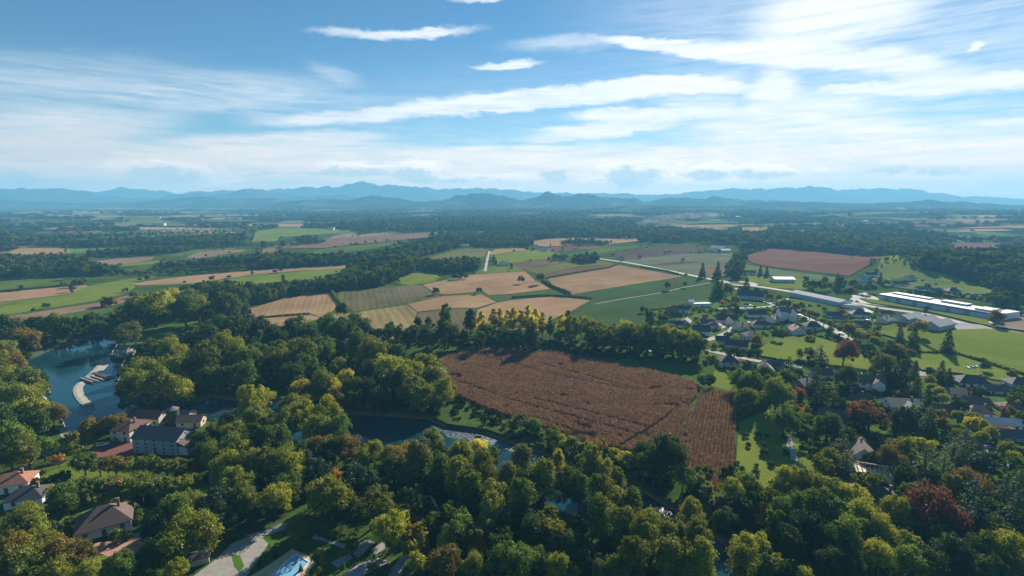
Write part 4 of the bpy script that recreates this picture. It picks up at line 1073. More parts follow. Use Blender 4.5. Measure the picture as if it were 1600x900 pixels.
C('around the copper beech', 1200, 675, 4, [(790,510,88,'by'),(725,640,98,'by'),(820,690,98,'bo'),(700,780,98,'by'),(850,800,112,'bg'),(1010,480,165,'sk'),(1270,470,98,'cb'),(1200,560,90,'bb'),(1310,570,105,'cb'),(1320,700,98,'bg'),(1130,740,100,'bd'),(980,840,95,'bd')])
C('in the shady garden above the copper beech', 1200, 675, 4, [(780,190,82,'bn'),(860,130,78,'by'),(905,180,72,'bo'),(960,110,76,'by'),(985,230,105,'eg'),(1100,200,75,'eg'),(1060,330,70,'bb'),(1260,310,98,'sn'),(1150,120,85,'ed'),(1230,90,95,'ed'),(1210,180,72,'cd')])
C('at the lower right corner of the wood', 1200, 675, 4, [(1350,215,70,'bb'),(1400,190,60,'bd'),(1560,360,88,'cd'),(1540,540,95,'cb'),(1510,760,115,'by'),(1575,830,95,'bo'),(1420,860,90,'bg'),(1470,420,85,'cd'),(1440,600,85,'bd')])
C('at the bottom edge beside the river', 1200, 675, 4, [(50,820,58,'by'),(240,890,58,'by'),(150,860,60,'bd'),(380,840,85,'bd'),(560,830,90,'bd')])
C('around the white villa in the pines', 1200, 675, 4, [(370,160,62,'bo'),(470,90,85,'ed'),(490,190,75,'ed'),(300,125,42,'ud'),(190,215,40,'ud'),(330,245,38,'ud'),(480,30,70,'ed'),(560,60,55,'bd'),(640,190,60,'bd'),(220,100,30,'ud')])
# ---- plane avenues
C('in the upper avenue of clipped planes', 1200, 450, 4, [(100,95,34,'lo'),(140,132,24,'lo'),(172,118,28,'ln'),(210,110,26,'lo'),(230,145,25,'ln'),(262,160,27,'ln'),(300,168,28,'lo'),(350,205,30,'lo'),(385,222,28,'lo'),(452,252,30,'lo')], 'clipped plane trees of the avenue')
C('in the middle avenue of clipped planes', 1200, 450, 4, [(505,262,48,'ln'),(550,290,40,'lo'),(580,300,30,'ln'),(627,300,30,'ln'),(662,335,36,'lo'),(708,345,34,'lo'),(766,345,32,'lo'),(818,370,34,'lo'),(850,395,38,'ln'),(892,415,38,'ln'),(690,300,25,'ln')], 'clipped plane trees of the avenue')
C('in the lower avenue of clipped planes', 1280, 560, 5, [(865,175,50,'ly'),(885,225,52,'lo'),(935,270,58,'ly'),(970,310,54,'ly'),(1090,445,58,'lo'),(1215,460,55,'lo'),(1265,510,55,'ly'),(1335,570,66,'ly'),(1265,620,62,'ly'),(1175,510,66,'lY'),(1445,705,72,'ly'),(1515,775,65,'ly'),(1560,850,65,'ly')], 'clipped plane trees of the avenue')
# ---- right hand gardens
C('in the pasture gardens', 1200, 450, 4, [(1125,350,44,'cd'),(912,320,42,'cd'),(825,300,34,'cd'),(930,240,52,'bn'),(475,415,64,'bm'),(240,400,46,'bd'),(325,430,58,'ed'),(1370,490,32,'bg'),(1345,450,22,'un'),(1520,535,28,'un'),(1010,515,30,'ug'),(470,150,22,'sO'),(260,320,30,'uo'),(1430,185,42,'bn')])
C('between the lane and the villas', 1200, 450, 4, [(130,490,46,'ed'),(300,590,62,'cd'),(480,555,62,'bd'),(330,680,60,'cd'),(480,640,55,'bd'),(640,790,105,'sm'),(205,660,36,'br'),(190,760,32,'uO'),(55,670,98,'bo'),(100,560,60,'bo'),(370,860,78,'bg'),(320,830,40,'uY'),(100,810,95,'bg'),(240,800,52,'bd'),(540,790,40,'cd'),(440,720,50,'bd'),(30,580,50,'bd')])
C('in the dark park below the pasture', 1200, 450, 4, [(740,490,72,'bo'),(800,420,70,'bd'),(650,525,38,'un'),(1080,550,44,'cd'),(1130,560,32,'cd'),(915,540,44,'cd'),(835,560,62,'cd'),(790,560,60,'ed'),(925,650,42,'cd'),(990,760,62,'cd'),(1000,850,70,'cd'),(900,800,60,'ed'),(840,830,75,'bb'),(1080,800,36,'bn'),(1090,850,42,'bn'),(700,430,52,'bo'),(1330,650,30,'ud'),(1560,680,55,'bd'),(1300,660,35,'ud')])
C('around the lower right houses', 1280, 560, 5, [(1490,580,58,'uO'),(1240,280,45,'bd'),(1570,460,45,'bd'),(1380,370,35,'un'),(1110,370,60,'bd'),(1560,270,60,'bd'),(1460,450,40,'un'),(800,470,60,'cd'),(860,500,62,'cd'),(700,520,75,'bd'),(620,560,70,'ed'),(70,530,80,'bd'),(200,620,75,'bd'),(460,610,45,'un'),(1080,590,62,'bd'),(1140,660,66,'bd')])
# ---- village
C('among the village houses', 1040, 420, 7.965, [(120,570,62,'bd'),(265,580,30,'by'),(5,590,45,'bg'),(890,550,55,'bd'),(640,250,78,'cd'),(690,260,60,'cd'),(760,270,72,'by'),(870,400,58,'by'),(850,450,48,'bd'),(1005,225,62,'cd'),(720,430,45,'uO'),(490,640,42,'ud'),(1390,820,68,'bd'),(1140,870,60,'sn'),(940,250,40,'bd')])
C('around the roundabout and the shed', 1040, 420, 7.965, [(460,40,52,'cd'),(650,35,58,'cd'),(780,20,45,'bd'),(860,40,40,'bd'),(1180,30,35,'cd'),(1260,40,38,'cd'),(1150,270,45,'bd'),(1220,300,50,'bd'),(1300,330,48,'bd'),(1410,355,36,'bn'),(1500,420,58,'bd'),(1380,490,48,'bg'),(250,70,22,'ud')])
C('behind the grey shed', 1220, 420, 7.965, [(310,190,58,'bg'),(380,230,70,'bd'),(450,190,62,'bg'),(540,190,68,'bg'),(700,180,55,'cd'),(760,190,60,'bd'),(830,290,58,'bg'),(890,190,52,'bd'),(960,230,55,'bd'),(1060,240,60,'bd'),(1140,230,55,'bd'),(1240,120,42,'cd'),(1310,150,50,'bd'),(1110,170,40,'cd'),(600,210,45,'bg'),(1190,520,30,'bg')])
C('beside the long factory', 1400, 420, 7.965, [(1260,590,62,'bn'),(370,520,34,'bd'),(1180,380,55,'bg'),(1280,380,70,'bd'),(1360,390,60,'bd'),(1470,410,70,'bg'),(1560,400,60,'bg'),(1480,500,55,'bd'),(390,215,32,'bd')])
C('in the belt between village and maize', 800, 450, 4, [(860,195,40,'bd'),(945,195,30,'bd'),(825,125,24,'bd'),(1230,470,50,'bd'),(1225,560,45,'bd'),(1470,700,72,'bo'),(1420,580,62,'bg'),(1500,600,82,'bg'),(1560,560,70,'bd'),(1590,640,80,'bd'),(1530,330,36,'bn'),(1510,410,45,'bd'),(1380,390,45,'bd'),(1050,165,20,'ud')])
# ---- poplar rows above the maize
C('in the yellow row above the maize', 800, 450, 4, [(-190,225,42,'pY'),(-120,200,40,'pY'),(-75,190,40,'pY'),(-30,195,42,'pY'),(10,190,42,'pY'),(55,192,44,'pY'),(100,190,44,'pY'),(145,190,44,'pY'),(190,215,42,'pY'),(240,240,34,'pg'),(310,215,40,'pY'),(355,215,42,'py'),(395,235,40,'py'),(435,225,36,'py')], 'yellow poplars above the maize')
C('in the dark hedge above the maize', 400, 450, 4, [(1010,250,48,'bd'),(1080,245,42,'bo'),(1185,200,58,'pg'),(1340,195,48,'td'),(1180,290,75,'bd'),(1310,310,55,'bg'),(960,300,60,'bd'),(870,295,55,'bd'),(780,285,48,'bd'),(830,245,32,'bg'),(1460,270,58,'bd'),(1070,310,70,'bd'),(1250,320,55,'bd'),(1720,290,62,'td'),(1400,330,52,'bd'),(1560,300,55,'bd'),(1640,310,60,'bd'),(1900,290,45,'bd'),(1960,310,40,'bd')], 'dark trees in the maize hedge')
C('in the leafy screen behind the maize', 800, 450, 4, [(470,262,66,'by'),(520,276,70,'bo'),(575,291,64,'by'),(630,282,66,'bg'),(685,297,70,'by'),(740,313,64,'bo'),(795,304,66,'by'),(850,319,70,'bg'),(905,334,64,'by'),(960,325,66,'bo'),(1010,340,70,'by'),(1060,354,64,'bg'),(1105,344,66,'by'),(1150,358,70,'bo'),(495,324,58,'bo'),(555,330,58,'bg'),(615,336,58,'bo'),(675,342,58,'bo'),(735,348,58,'bg'),(795,354,58,'bo'),(855,360,58,'bo'),(915,366,58,'bg'),(975,372,58,'bo'),(1030,378,58,'bo'),(1085,383,58,'bg'),(1130,388,58,'bo')], 'trees of the screen behind the maize')
# ---- orchard and gardens lower left
C('in the orchard below the mill', 0, 675, 4, [(525,190,78,'fg'),(620,205,70,'fo'),(725,205,74,'fn'),(830,210,70,'fo'),(940,212,74,'fg'),(1040,222,72,'fo'),(1130,215,72,'fo'),(1215,212,56,'fO'),(565,350,78,'fd'),(640,335,66,'fo'),(725,325,60,'fn'),(850,310,70,'fo'),(885,365,72,'fo'),(1005,350,75,'fo'),(1065,372,66,'fg'),(1150,350,72,'fo'),(1190,300,56,'fo'),(480,340,58,'fo'),(790,380,45,'fg')], 'fruit trees of the orchard')
C('around the three white houses', 0, 675, 4, [(405,420,82,'bg'),(350,360,52,'uy'),(385,290,48,'ud'),(310,305,42,'ud'),(240,315,42,'ud'),(420,490,52,'ud'),(500,445,42,'ud'),(365,175,42,'fO'),(325,610,58,'ud'),(450,565,48,'ud'),(720,650,52,'ug'),(790,640,42,'ud'),(850,530,48,'ug'),(240,540,40,'ud'),(490,345,35,'ud')])
C('in the lower left corner wood', 0, 675, 4, [(110,555,98,'bo'),(175,625,115,'bo'),(60,650,95,'bg'),(235,700,112,'by'),(340,765,130,'sn'),(480,775,95,'bn'),(80,770,122,'bn'),(185,810,115,'bo'),(50,870,90,'bo'),(300,875,52,'bY'),(390,870,80,'by'),(530,870,72,'by'),(720,865,95,'bg'),(815,840,75,'bd')])
C('between the hipped house and the terrace', 0, 675, 4, [(1000,570,88,'bd'),(1080,520,92,'bg'),(1070,455,58,'by'),(1190,455,80,'bo'),(1265,520,80,'bo'),(1340,440,108,'bb'),(1390,530,80,'bd'),(1155,680,155,'sy'),(1110,870,68,'by'),(1000,730,85,'bd'),(960,790,70,'bd'),(940,620,60,'bd'),(1440,650,42,'ug')])
C('beyond the orchard towards the river', 0, 675, 4, [(1290,130,82,'bd'),(1330,150,82,'bo'),(1440,110,85,'bg'),(1540,120,82,'by'),(1400,260,98,'by'),(1540,240,92,'bo'),(1500,330,98,'bo'),(1425,210,34,'uO'),(1390,370,88,'bo'),(1540,420,90,'bo'),(1470,450,80,'bd'),(1260,60,62,'bd')])
# ---- lone trees in the fields
C('alone out in the open fields', 400, 250, 4, [(1125,810,24,'bd'),(1395,812,18,'bd'),(1770,735,32,'bd'),(1655,745,22,'bd'),(2575,785,22,'bn'),(2680,775,18,'bo')], 'lone field trees')
C('at the field corner above the hedge', 400, 450, 4, [(525,140,46,'bd')])
C('beside the near field path', 0, 250, 4, [(485,755,30,'bd'),(465,705,30,'bg')])
C('in the shrub nursery meadow', 800, 675, 4, [(1460,20,22,'ud'),(1540,20,24,'ud'),(1480,80,20,'ud'),(1580,130,30,'ub'),(1430,230,24,'ud'),(1520,255,26,'ud'),(1410,190,20,'ug'),(1530,210,16,'un'),(1575,80,18,'ud'),(1620,200,22,'ud'),(1700,30,22,'ud'),(1710,130,24,'ud'),(1590,20,16,'ud')], 'shrubs in the nursery meadow')
C('by the swimming pool', 400, 675, 4, [(545,835,14,'cd'),(280,850,16,'cd'),(600,730,40,'fo'),(20,820,14,'cd'),(120,765,14,'cd'),(800,860,40,'ug'),(720,850,42,'ug')])

finish_clusters()
# ================================================================== MASSED WOODS (nobody could count them)
protos = bpy.data.collections.new('wood_crowns')
def lump(seed, n, per, size, kind='broad', mat=None):
    me = crown_mesh('canopy', kind, seed, n, per, size)
    me.materials.clear(); me.materials.append(mat); return me
def wood_leaf(name, stops):
    m, nt, out = newmat(name)
    oi = nt.nodes.new('ShaderNodeObjectInfo')
    a = nt.nodes.new('ShaderNodeAttribute'); a.attribute_name = 'tint'
    cr = nt.nodes.new('ShaderNodeValToRGB')
    for i, (t, c) in enumerate(stops):
        e = cr.color_ramp.elements[i] if i < 2 else cr.color_ramp.elements.new(t)
        e.position = t; e.color = rgba(c)
    nt.links.new(oi.outputs['Random'], cr.inputs[0])
    hs = nt.nodes.new('ShaderNodeHueSaturation'); nt.links.new(cr.outputs[0], hs.inputs['Color'])
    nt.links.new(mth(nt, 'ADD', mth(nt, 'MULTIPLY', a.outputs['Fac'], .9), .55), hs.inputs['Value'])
    d = nd(nt, 'ShaderNodeBsdfDiffuse'); nt.links.new(hs.outputs[0], d.inputs[0])
    t = nd(nt, 'ShaderNodeBsdfTranslucent'); nt.links.new(mixc(nt, 1.0, hs.outputs[0], (1.35,1.3,.45), 'MULTIPLY'), t.inputs[0])
    mx = nd(nt, 'ShaderNodeMixShader', Fac=.3); nt.links.new(d.outputs[0], mx.inputs[1]); nt.links.new(t.outputs[0], mx.inputs[2])
    nt.links.new(mx.outputs[0], out.inputs[0]); return m
M_wood = wood_leaf('wood_leaf', [(0.0,(.030,.055,.012)), (.45,(.060,.098,.017)), (.75,(.105,.14,.024)), (.93,(.16,.18,.028)), (.985,(.21,.18,.03))])
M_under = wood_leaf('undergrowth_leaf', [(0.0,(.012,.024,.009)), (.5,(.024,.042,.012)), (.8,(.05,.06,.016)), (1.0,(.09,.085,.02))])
pl = []
for i in range(5):
    o = bpy.data.objects.new(f'wood_crown_{i}', lump(900+i, 26, 34, .13, ('broad','broad','tall','spread','broad')[i], M_wood)); protos.objects.link(o)
uprotos = bpy.data.collections.new('undergrowth_crowns')
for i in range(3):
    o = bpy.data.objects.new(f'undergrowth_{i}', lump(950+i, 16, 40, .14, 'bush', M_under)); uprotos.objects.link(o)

def scatter(name, pts, coll, label=None):
    """one object: points that carry crowns of the collection, each turned and scaled"""
    P = np.array([(p[0], p[1], p[2]) for p in pts], np.float32)
    me = bpy.data.meshes.new(name); me.vertices.add(len(P)); me.vertices.foreach_set('co', P.ravel())
    a = me.attributes.new('scl', 'FLOAT_VECTOR', 'POINT'); a.data.foreach_set('vector', np.array([(p[3], p[3], p[3]*p[4]) for p in pts], np.float32).ravel())
    a = me.attributes.new('rot', 'FLOAT_VECTOR', 'POINT'); a.data.foreach_set('vector', np.array([(0, 0, random.uniform(0, 6.28)) for p in pts], np.float32).ravel())
    a = me.attributes.new('idx', 'INT', 'POINT'); a.data.foreach_set('value', np.array([random.randrange(100) % max(1, len(coll.objects)) for p in pts], np.int32))
    o = link(bpy.data.objects.new(name, me)); tag(o, label, kind='stuff')
    g = bpy.data.node_groups.new(name, 'GeometryNodeTree')
    g.interface.new_socket('Geometry', in_out='INPUT', socket_type='NodeSocketGeometry')
    g.interface.new_socket('Geometry', in_out='OUTPUT', socket_type='NodeSocketGeometry')
    gi = g.nodes.new('NodeGroupInput'); go = g.nodes.new('NodeGroupOutput')
    ip = g.nodes.new('GeometryNodeInstanceOnPoints'); ci = g.nodes.new('GeometryNodeCollectionInfo')
    ci.inputs['Collection'].default_value = coll; ci.inputs['Separate Children'].default_value = True; ci.inputs['Reset Children'].default_value = True
    ip.inputs['Pick Instance'].default_value = True
    def attr(n_, ty):
        q = g.nodes.new('GeometryNodeInputNamedAttribute'); q.data_type = ty; q.inputs['Name'].default_value = n_
        return next(s for s in q.outputs if s.enabled and s.name == 'Attribute')
    L = g.links.new
    L(gi.outputs[0], ip.inputs['Points']); L(ci.outputs[0], ip.inputs['Instance'])
    L(attr('idx', 'INT'), ip.inputs['Instance Index']); L(attr('scl', 'FLOAT_VECTOR'), ip.inputs['Scale'])
    L(attr('rot', 'FLOAT_VECTOR'), ip.inputs['Rotation']); L(ip.outputs[0], go.inputs[0])
    m = o.modifiers.new('crowns', 'NODES'); m.node_group = g
    return o

BELTS = [ # outline of the wood on the ground (photo pixels), spacing, crown radius range
 ([(-80,400),(60,400),(112,398),(150,414),(190,420),(195,429),(125,433),(80,434),(-80,436)], 9, (4, 6.5)),
 ([(120,431),(200,425),(300,420),(420,411),(545,404),(600,395),(640,398),(640,412),(545,414),(400,422),(300,429),(200,432)], 8, (4, 6)),
 ([(130,402),(140,392),(200,388),(300,384),(380,380),(400,384),(300,391),(260,398),(170,402)], 10, (4, 6)),
 ([(-80,392),(0,392),(20,390),(30,378),(20,375),(-80,375)], 10, (4, 6)),
 ([(240,412),(300,408),(360,402),(400,398),(420,399),(420,410),(330,417),(240,422)], 9, (4, 6)),
 ([(30,379),(130,376),(250,371),(380,366),(392,372),(370,384),(250,386),(130,387),(40,386)], 10, (4, 6)),
 ([(-80,372),(0,371),(220,364),(400,360),(400,364),(250,368),(60,378),(-80,378)], 14, (5, 7)),
 ([(400,399),(440,396),(500,399),(560,397),(620,388),(680,378),(735,372),(740,382),(700,392),(660,402),(600,408),(550,411),(470,417),(400,421)], 8.5, (4, 6.5)),
 ([(545,416),(580,402),(620,396),(650,400),(665,410),(660,422),(640,430),(618,441),(600,447),(560,450),(540,446),(530,430)], 7.5, (4.5, 7)),
 ([(395,470),(410,455),(440,445),(500,437),(545,432),(600,438),(606,446),(560,453),(520,456),(450,464),(430,472),(395,482)], 7.5, (4, 6)),
 ([(200,478),(240,462),(300,448),(345,440),(400,447),(430,446),(440,452),(400,470),(370,482),(345,496),(300,492),(240,494),(200,492)], 7.5, (4, 6.2)),
 ([(662,408),(700,406),(745,405),(752,412),(745,424),(690,428),(670,424),(658,416)], 8, (4, 6.5)),
 ([(690,432),(720,428),(735,428),(732,436),(712,438)], 8, (3.5, 5)),
 ([(500,352),(580,345),(660,340),(800,339),(920,342),(1000,345),(1010,352),(915,366),(800,360),(700,361),(560,362),(510,357)], 17, (6, 9)),
 ([(735,372),(760,362),(830,364),(832,386),(800,386),(760,388),(738,386)], 10, (4, 6)),
 ([(830,364),(920,362),(1000,366),(1012,372),(990,374),(900,372),(840,374)], 12, (5, 7)),
 ([(870,378),(900,374),(960,378),(945,384),(880,384)], 11, (3.5, 5)),
 ([(1010,362),(1060,357),(1112,360),(1115,374),(1060,374),(1018,374)], 11, (4.5, 7)),
 ([(1112,366),(1200,362),(1320,366),(1400,376),(1410,398),(1385,405),(1330,398),(1250,391),(1200,388),(1160,392),(1150,380),(1112,374)], 11, (5, 8)),
 ([(1200,355),(1400,356),(1480,366),(1478,376),(1420,378),(1300,366),(1200,362)], 16, (6, 9)),
 ([(1135,430),(1140,410),(1150,396),(1160,392),(1166,402),(1160,414),(1160,430),(1150,440)], 9, (4, 6.5)),
 ([(1162,393),(1200,384),(1206,386),(1200,391),(1168,399)], 9, (3.5, 5.5)),
 ([(1400,420),(1410,404),(1440,396),(1480,394),(1530,398),(1600,400),(1720,400),(1720,470),(1600,462),(1560,454),(1530,446),(1480,436),(1440,432)], 8.5, (5, 8)),
 ([(1535,466),(1560,452),(1600,462),(1700,475),(1700,486),(1600,480),(1550,474)], 9, (4, 6)),
 ([(1375,420),(1390,415),(1410,418),(1400,425),(1380,426)], 9, (3, 5)),
 ([(890,408),(895,400),(930,396),(936,402),(934,410),(912,412)], 8, (4, 6)),
 ([(846,404),(870,398),(890,400),(886,408),(860,408)], 12, (3, 4.5)),
 ([(945,394),(1020,384),(1024,386),(950,397)], 14, (2, 3)),
 ([(460,372),(480,368),(500,372),(495,378),(465,380)], 10, (3, 5)),
 ([(450,380),(510,374),(510,380),(455,386)], 11, (3, 5)),
 ([(545,364),(600,360),(605,364),(560,368)], 12, (3, 4)),
 ([(620,378),(690,372),(690,376),(625,382)], 15, (3, 4)),
 ([(1300,402),(1385,408),(1384,412),(1300,405)], 18, (3, 4)),
]
UNDER = [ # wooded ground close by: brush between the trees
 [(0,530),(45,545),(60,580),(92,640),(96,665),(60,700),(0,720)], [(40,515),(170,500),(210,480),(215,500),(110,530),(45,545)],
 [(200,470),(380,470),(400,500),(360,508),(320,500),(240,496),(200,494)], [(262,535),(325,508),(420,510),(600,520),(640,545),(590,570),(650,560),(690,620),(690,640),(600,636),(450,615),(330,608),(290,590),(230,560)],
 [(330,655),(480,690),(640,700),(760,725),(850,780),(950,840),(1060,905),(640,905),(640,800),(500,790),(400,790),(330,760),(310,720)],
 [(1130,760),(1180,770),(1300,745),(1600,740),(1600,905),(1200,905),(1150,850)], [(1230,640),(1300,600),(1420,600),(1440,700),(1600,700),(1600,745),(1300,745),(1250,700)],
 [(690,615),(830,665),(985,715),(1050,730),(1090,745),(1130,772),(1150,800),(1110,810),(1000,750),(860,700),(760,665),(690,640)],
 [(500,505),(580,520),(760,528),(1000,545),(1100,560),(1090,568),(900,560),(760,545),(640,545),(520,520)],
 [(0,800),(60,820),(140,870),(140,905),(0,905)], [(1255,520),(1310,525),(1420,560),(1430,600),(1380,580),(1300,545)],
 [(1405,455),(1600,465),(1600,475),(1420,462)],
]
KEEP = [poly(p[6]) for p in FIELDS if p[0] in ('meadow','pasture') and p[6][0][1] > 500]
def ok_near(x, y, r):
    for tx, ty, tr in ALLTREES:
        if (tx-x)**2 + (ty-y)**2 < (.8*(tr + r))**2: return False
    return not inpoly(x, y, RIV)
def fill(P, step, jit=.45):
    xs = [p[0] for p in P]; ys = [p[1] for p in P]; out = []
    y = min(ys)
    while y < max(ys):
        x = min(xs)
        while x < max(xs):
            qx = x + random.uniform(-jit, jit)*step; qy = y + random.uniform(-jit, jit)*step
            if inpoly(qx, qy, P): out.append((qx, qy))
            x += step
        y += step
    return out
wood = list(SPARE)
for P, step, (r0, r1) in BELTS:
    W_ = poly(P)
    for x, y in fill(W_, step * .92):
        if random.random() < .06: continue
        r = random.uniform(r0, r1); t = terr(x, y)
        for k_ in (1, .8, .62, .48):      # keep the belt's skyline where the photo has it
            qx, qy = pix(x, y, t + 1.9 * r * k_)
            if inpoly(qx, qy, P): break
        else:
            if random.random() < .55: continue
            k_ = .42
        r *= k_
        if ok_near(x, y, r * .6): wood.append((x, y, t - .3, r, random.uniform(.8, 1.2)))
# beyond: woods and copses over the plain and the hills, spread like the patchwork on the ground
FPOLY = [poly(p[6]) for p in FIELDS]
def clear_field(x, y):
    for P in FPOLY:
        if inpoly(x, y, P): return True
    return False
for k in range(60000):
    t = random.random()
    rr_ = 1150 * (5000 / 1150) ** (t ** .8)
    a = R(random.uniform(-52, 52)); x, y = rr_ * math.sin(a), rr_ * math.cos(a)
    w = mnoise.fractal(Vector((x*.0022, y*.0034, 1.7)), 1.0, 2.0, 4)
    dens = smooth(-.06, .10, w + .09 * smooth(-300, 900, x) * smooth(1300, 1900, rr_) - .02 - .06 * smooth(2000, 3000, rr_))
    if random.random() > dens: continue
    r = random.uniform(3.6, 6.4) * (1 + rr_ / 3500)
    t_ = terr(x, y)
    if rr_ < 5000 and (clear_field(x, y) or any(inpoly(*pix(x, y, t_ + 1.6 * r), q[6]) for q in FIELDS)): continue
    wood.append((x, y, t_ - .5, r, random.uniform(.65, 1.05) / (1 + rr_ / 6000)))
# strays: hedgerow trees and copses scattered over the near fields' edges
for P in FPOLY:
    n = len(P)
    for i in range(n):
        a = Vector(P[i]); b = Vector(P[(i+1) % n])
        dd = (a + b).length / 2
        if dd < 620 or dd > 2000: continue
        L = (b - a).length
        if random.random() < .45: continue
        for k in range(int(L / 16)):
            if random.random() < .6: continue
            q = a.lerp(b, random.random()); r = random.uniform(1.2, 3.6)
            if ok_near(q.x, q.y, r) and not (0 < q.x < 480 and 420 < q.y < 820): wood.append((q.x, q.y, terr(q.x, q.y) - .2, r, random.uniform(.7, 1.1)))
# gaps between the near trees
NEARFILL = UNDER[:7] + UNDER[7:8]
for P in UNDER[:6]:
    for x, y in fill(poly(P), 9.5):
        r = random.uniform(2.8, 4.6)
        if any(inpoly(x, y, K) for K in KEEP) or any(inpoly(*pix(x, y, 1.7 * r), q[6]) for q in FIELDS if q[6][0][1] > 480): continue
        if ok_near(x, y, r * .45): wood.append((x, y, 0, r, random.uniform(.9, 1.2)))
scatter('woodland', wood, protos, 'massed broadleaf woods and hedgerows over the plain')
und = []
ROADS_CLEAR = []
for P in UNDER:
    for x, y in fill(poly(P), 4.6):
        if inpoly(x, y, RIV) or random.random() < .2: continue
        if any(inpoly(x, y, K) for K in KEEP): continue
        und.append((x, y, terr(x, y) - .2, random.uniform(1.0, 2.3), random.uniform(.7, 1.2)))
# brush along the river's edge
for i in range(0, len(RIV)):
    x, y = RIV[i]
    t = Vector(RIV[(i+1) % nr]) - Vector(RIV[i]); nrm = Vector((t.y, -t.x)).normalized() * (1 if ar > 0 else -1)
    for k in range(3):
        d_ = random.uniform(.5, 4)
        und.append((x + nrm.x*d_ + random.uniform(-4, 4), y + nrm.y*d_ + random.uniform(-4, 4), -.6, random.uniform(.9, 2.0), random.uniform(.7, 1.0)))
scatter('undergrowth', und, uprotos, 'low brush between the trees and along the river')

# ------------------------------------------------------------------ maize
M_maize = wood_leaf('maize_leaf', [(0.0,(.195,.112,.092)), (.45,(.25,.146,.120)), (.8,(.295,.178,.148)), (1.0,(.35,.222,.185))])
mcol = bpy.data.collections.new('maize_stalks')
for i in range(3):
    rs = np.random.default_rng(40+i); V = []; 
    for k in range(22):
        bx, by = rs.uniform(-.55, .55, 2); h = rs.uniform(1.5, 2.5); a = rs.uniform(0, 6.28); L = rs.uniform(.2, .4); z0 = rs.uniform(.5, 1)*h*.8
        dx, dy = math.cos(a), math.sin(a); w = .07
        V += [(bx - dy*w, by + dx*w, z0), (bx + dy*w, by - dx*w, z0), (bx + dx*L + dy*w*.6, by + dy*L - dx*w*.6, z0 + rs.uniform(.1, .6)), (bx + dx*L - dy*w*.6, by + dy*L + dx*w*.6, z0 + rs.uniform(.1, .6))]
    me = mesh_np('maize_stalk', np.array(V), np.arange(len(V)).reshape(-1, 4), [M_maize], tint=rs.random(len(V)//4))
    mcol.objects.link(bpy.data.objects.new(f'maize_stalk_{i}', me))
MZ1 = [(667,574),(700,556),(770,546),(850,550),(930,563),(1010,579),(1075,594),(1094,604),(1088,620),(1070,652),(1047,702),(1040,714),(985,707),(900,683),(830,663),(760,640),(700,612)]
MZ2 = [(1095,612),(1150,613),(1154,650),(1149,720),(1136,764),(1114,766),(1085,742),(1043,713),(1051,697),(1076,646)]
TRK = [poly([(690,588),(800,628),(900,655),(1030,690)]), poly([(760,560),(880,590),(990,612)]), poly([(840,568),(920,590),(1010,615),(1085,630)]), poly([(835,625),(915,645),(1020,672)]), poly([(960,705),(1040,655),(1060,635)]), poly([(838,655),(935,690)])]
def near_line(x, y, L, w):
    for i in range(len(L)-1):
        a = Vector(L[i]); b = Vector(L[i+1]); p = Vector((x, y)); t = max(0, min(1, (p-a).dot(b-a)/(b-a).length_squared))
        if (a + (b-a)*t - p).length < w: return True
    return False
M_soil = fieldmat('maize_floor', (.045,.024,.015), (.07,.038,.024), dirpx((900,700),(870,560)), 1.6, .3, 30)
mz = []
for P, dpx, rw, jt in ((MZ1, ((760,600),(1080,615)), 1.05, .4), (MZ2, ((1095,750),(1120,615)), 1.55, .16)):
    W_ = edge_refine(poly(P), 8.0)
    flat('maize_floor', W_, .07, M_soil)
    d = Vector(dirpx(*dpx)).normalized(); n = Vector((-d.y, d.x))
    us = [Vector(p).dot(d) for p in W_]; vs_ = [Vector(p).dot(n) for p in W_]
    v_ = min(vs_)
    while v_ < max(vs_):
        u_ = min(us)
        while u_ < max(us):
            q = d * (u_ + random.uniform(-.3, .3)) + n * (v_ + random.uniform(-jt, jt)); u_ += .95 if rw < 1.3 else .8
            if not inpoly(q.x, q.y, W_): continue
            if any(near_line(q.x, q.y, L, .8) for L in TRK): continue
            w = mnoise.noise(Vector((q.x*.05, q.y*.09, 5))) + .5*mnoise.noise(Vector((q.x*.25, q.y*.25, 2)))
            if w < -.62: continue
            mz.append((q.x, q.y, 0, 1.0, .88 + .15*w + random.uniform(-.12, .12)))
        v_ += rw
print('maize', len(mz), 'wood', len(wood), 'under', len(und))
scatter('maize', mz, mcol, 'ripe brown standing maize')
# ================================================================== BUILDINGS
WALL = {'white': plain('white_render', (0.68,0.67,0.64), .85, .12), 'cream': plain('cream_render', (0.62,0.55,0.43), .85, .1), 'grey': plain('grey_render', (0.58,0.57,0.54), .85, .12),
        'stone': plain('rubble_stone', (0.33,0.29,0.23), .95, .3, 1.2), 'blue': plain('pale_blue_render', (0.34,0.38,0.41), .8, .2), 'metal': plain('profiled_steel', (0.42,0.52,0.56), .55, .08, spec=.5), 'peach': plain('peach_render', (0.52,0.40,0.30), .85, .08)}
ROOF = {'brown': tiles('brown_tiles', (0.16,0.095,0.065)), 'dark': tiles('slate', (0.075,0.07,0.075)), 'red': tiles('red_tiles', (0.17,0.065,0.048)), 'orange': tiles('orange_tiles', (0.46,0.19,0.09)),
        'grey': tiles('grey_tiles', (0.17,0.155,0.145)), 'white': plain('white_sheeting', (0.34,0.375,0.39), .6, .22, .15), 'shed': plain('fibre_cement', (0.30,0.31,0.31), .85, .12, .4), 'pink': tiles('faded_tiles', (0.36,0.20,0.155)), 'plum': tiles('plum_tiles', (0.13,0.085,0.085))}
M_glass = plain('window_glass', (0.03,0.04,0.05), .12, .1, spec=.8)
M_frame = plain('window_frame', (0.7,0.7,0.68), .6, .05)
M_wood_d = plain('brown_door', (0.14,0.085,0.05), .7, .15)
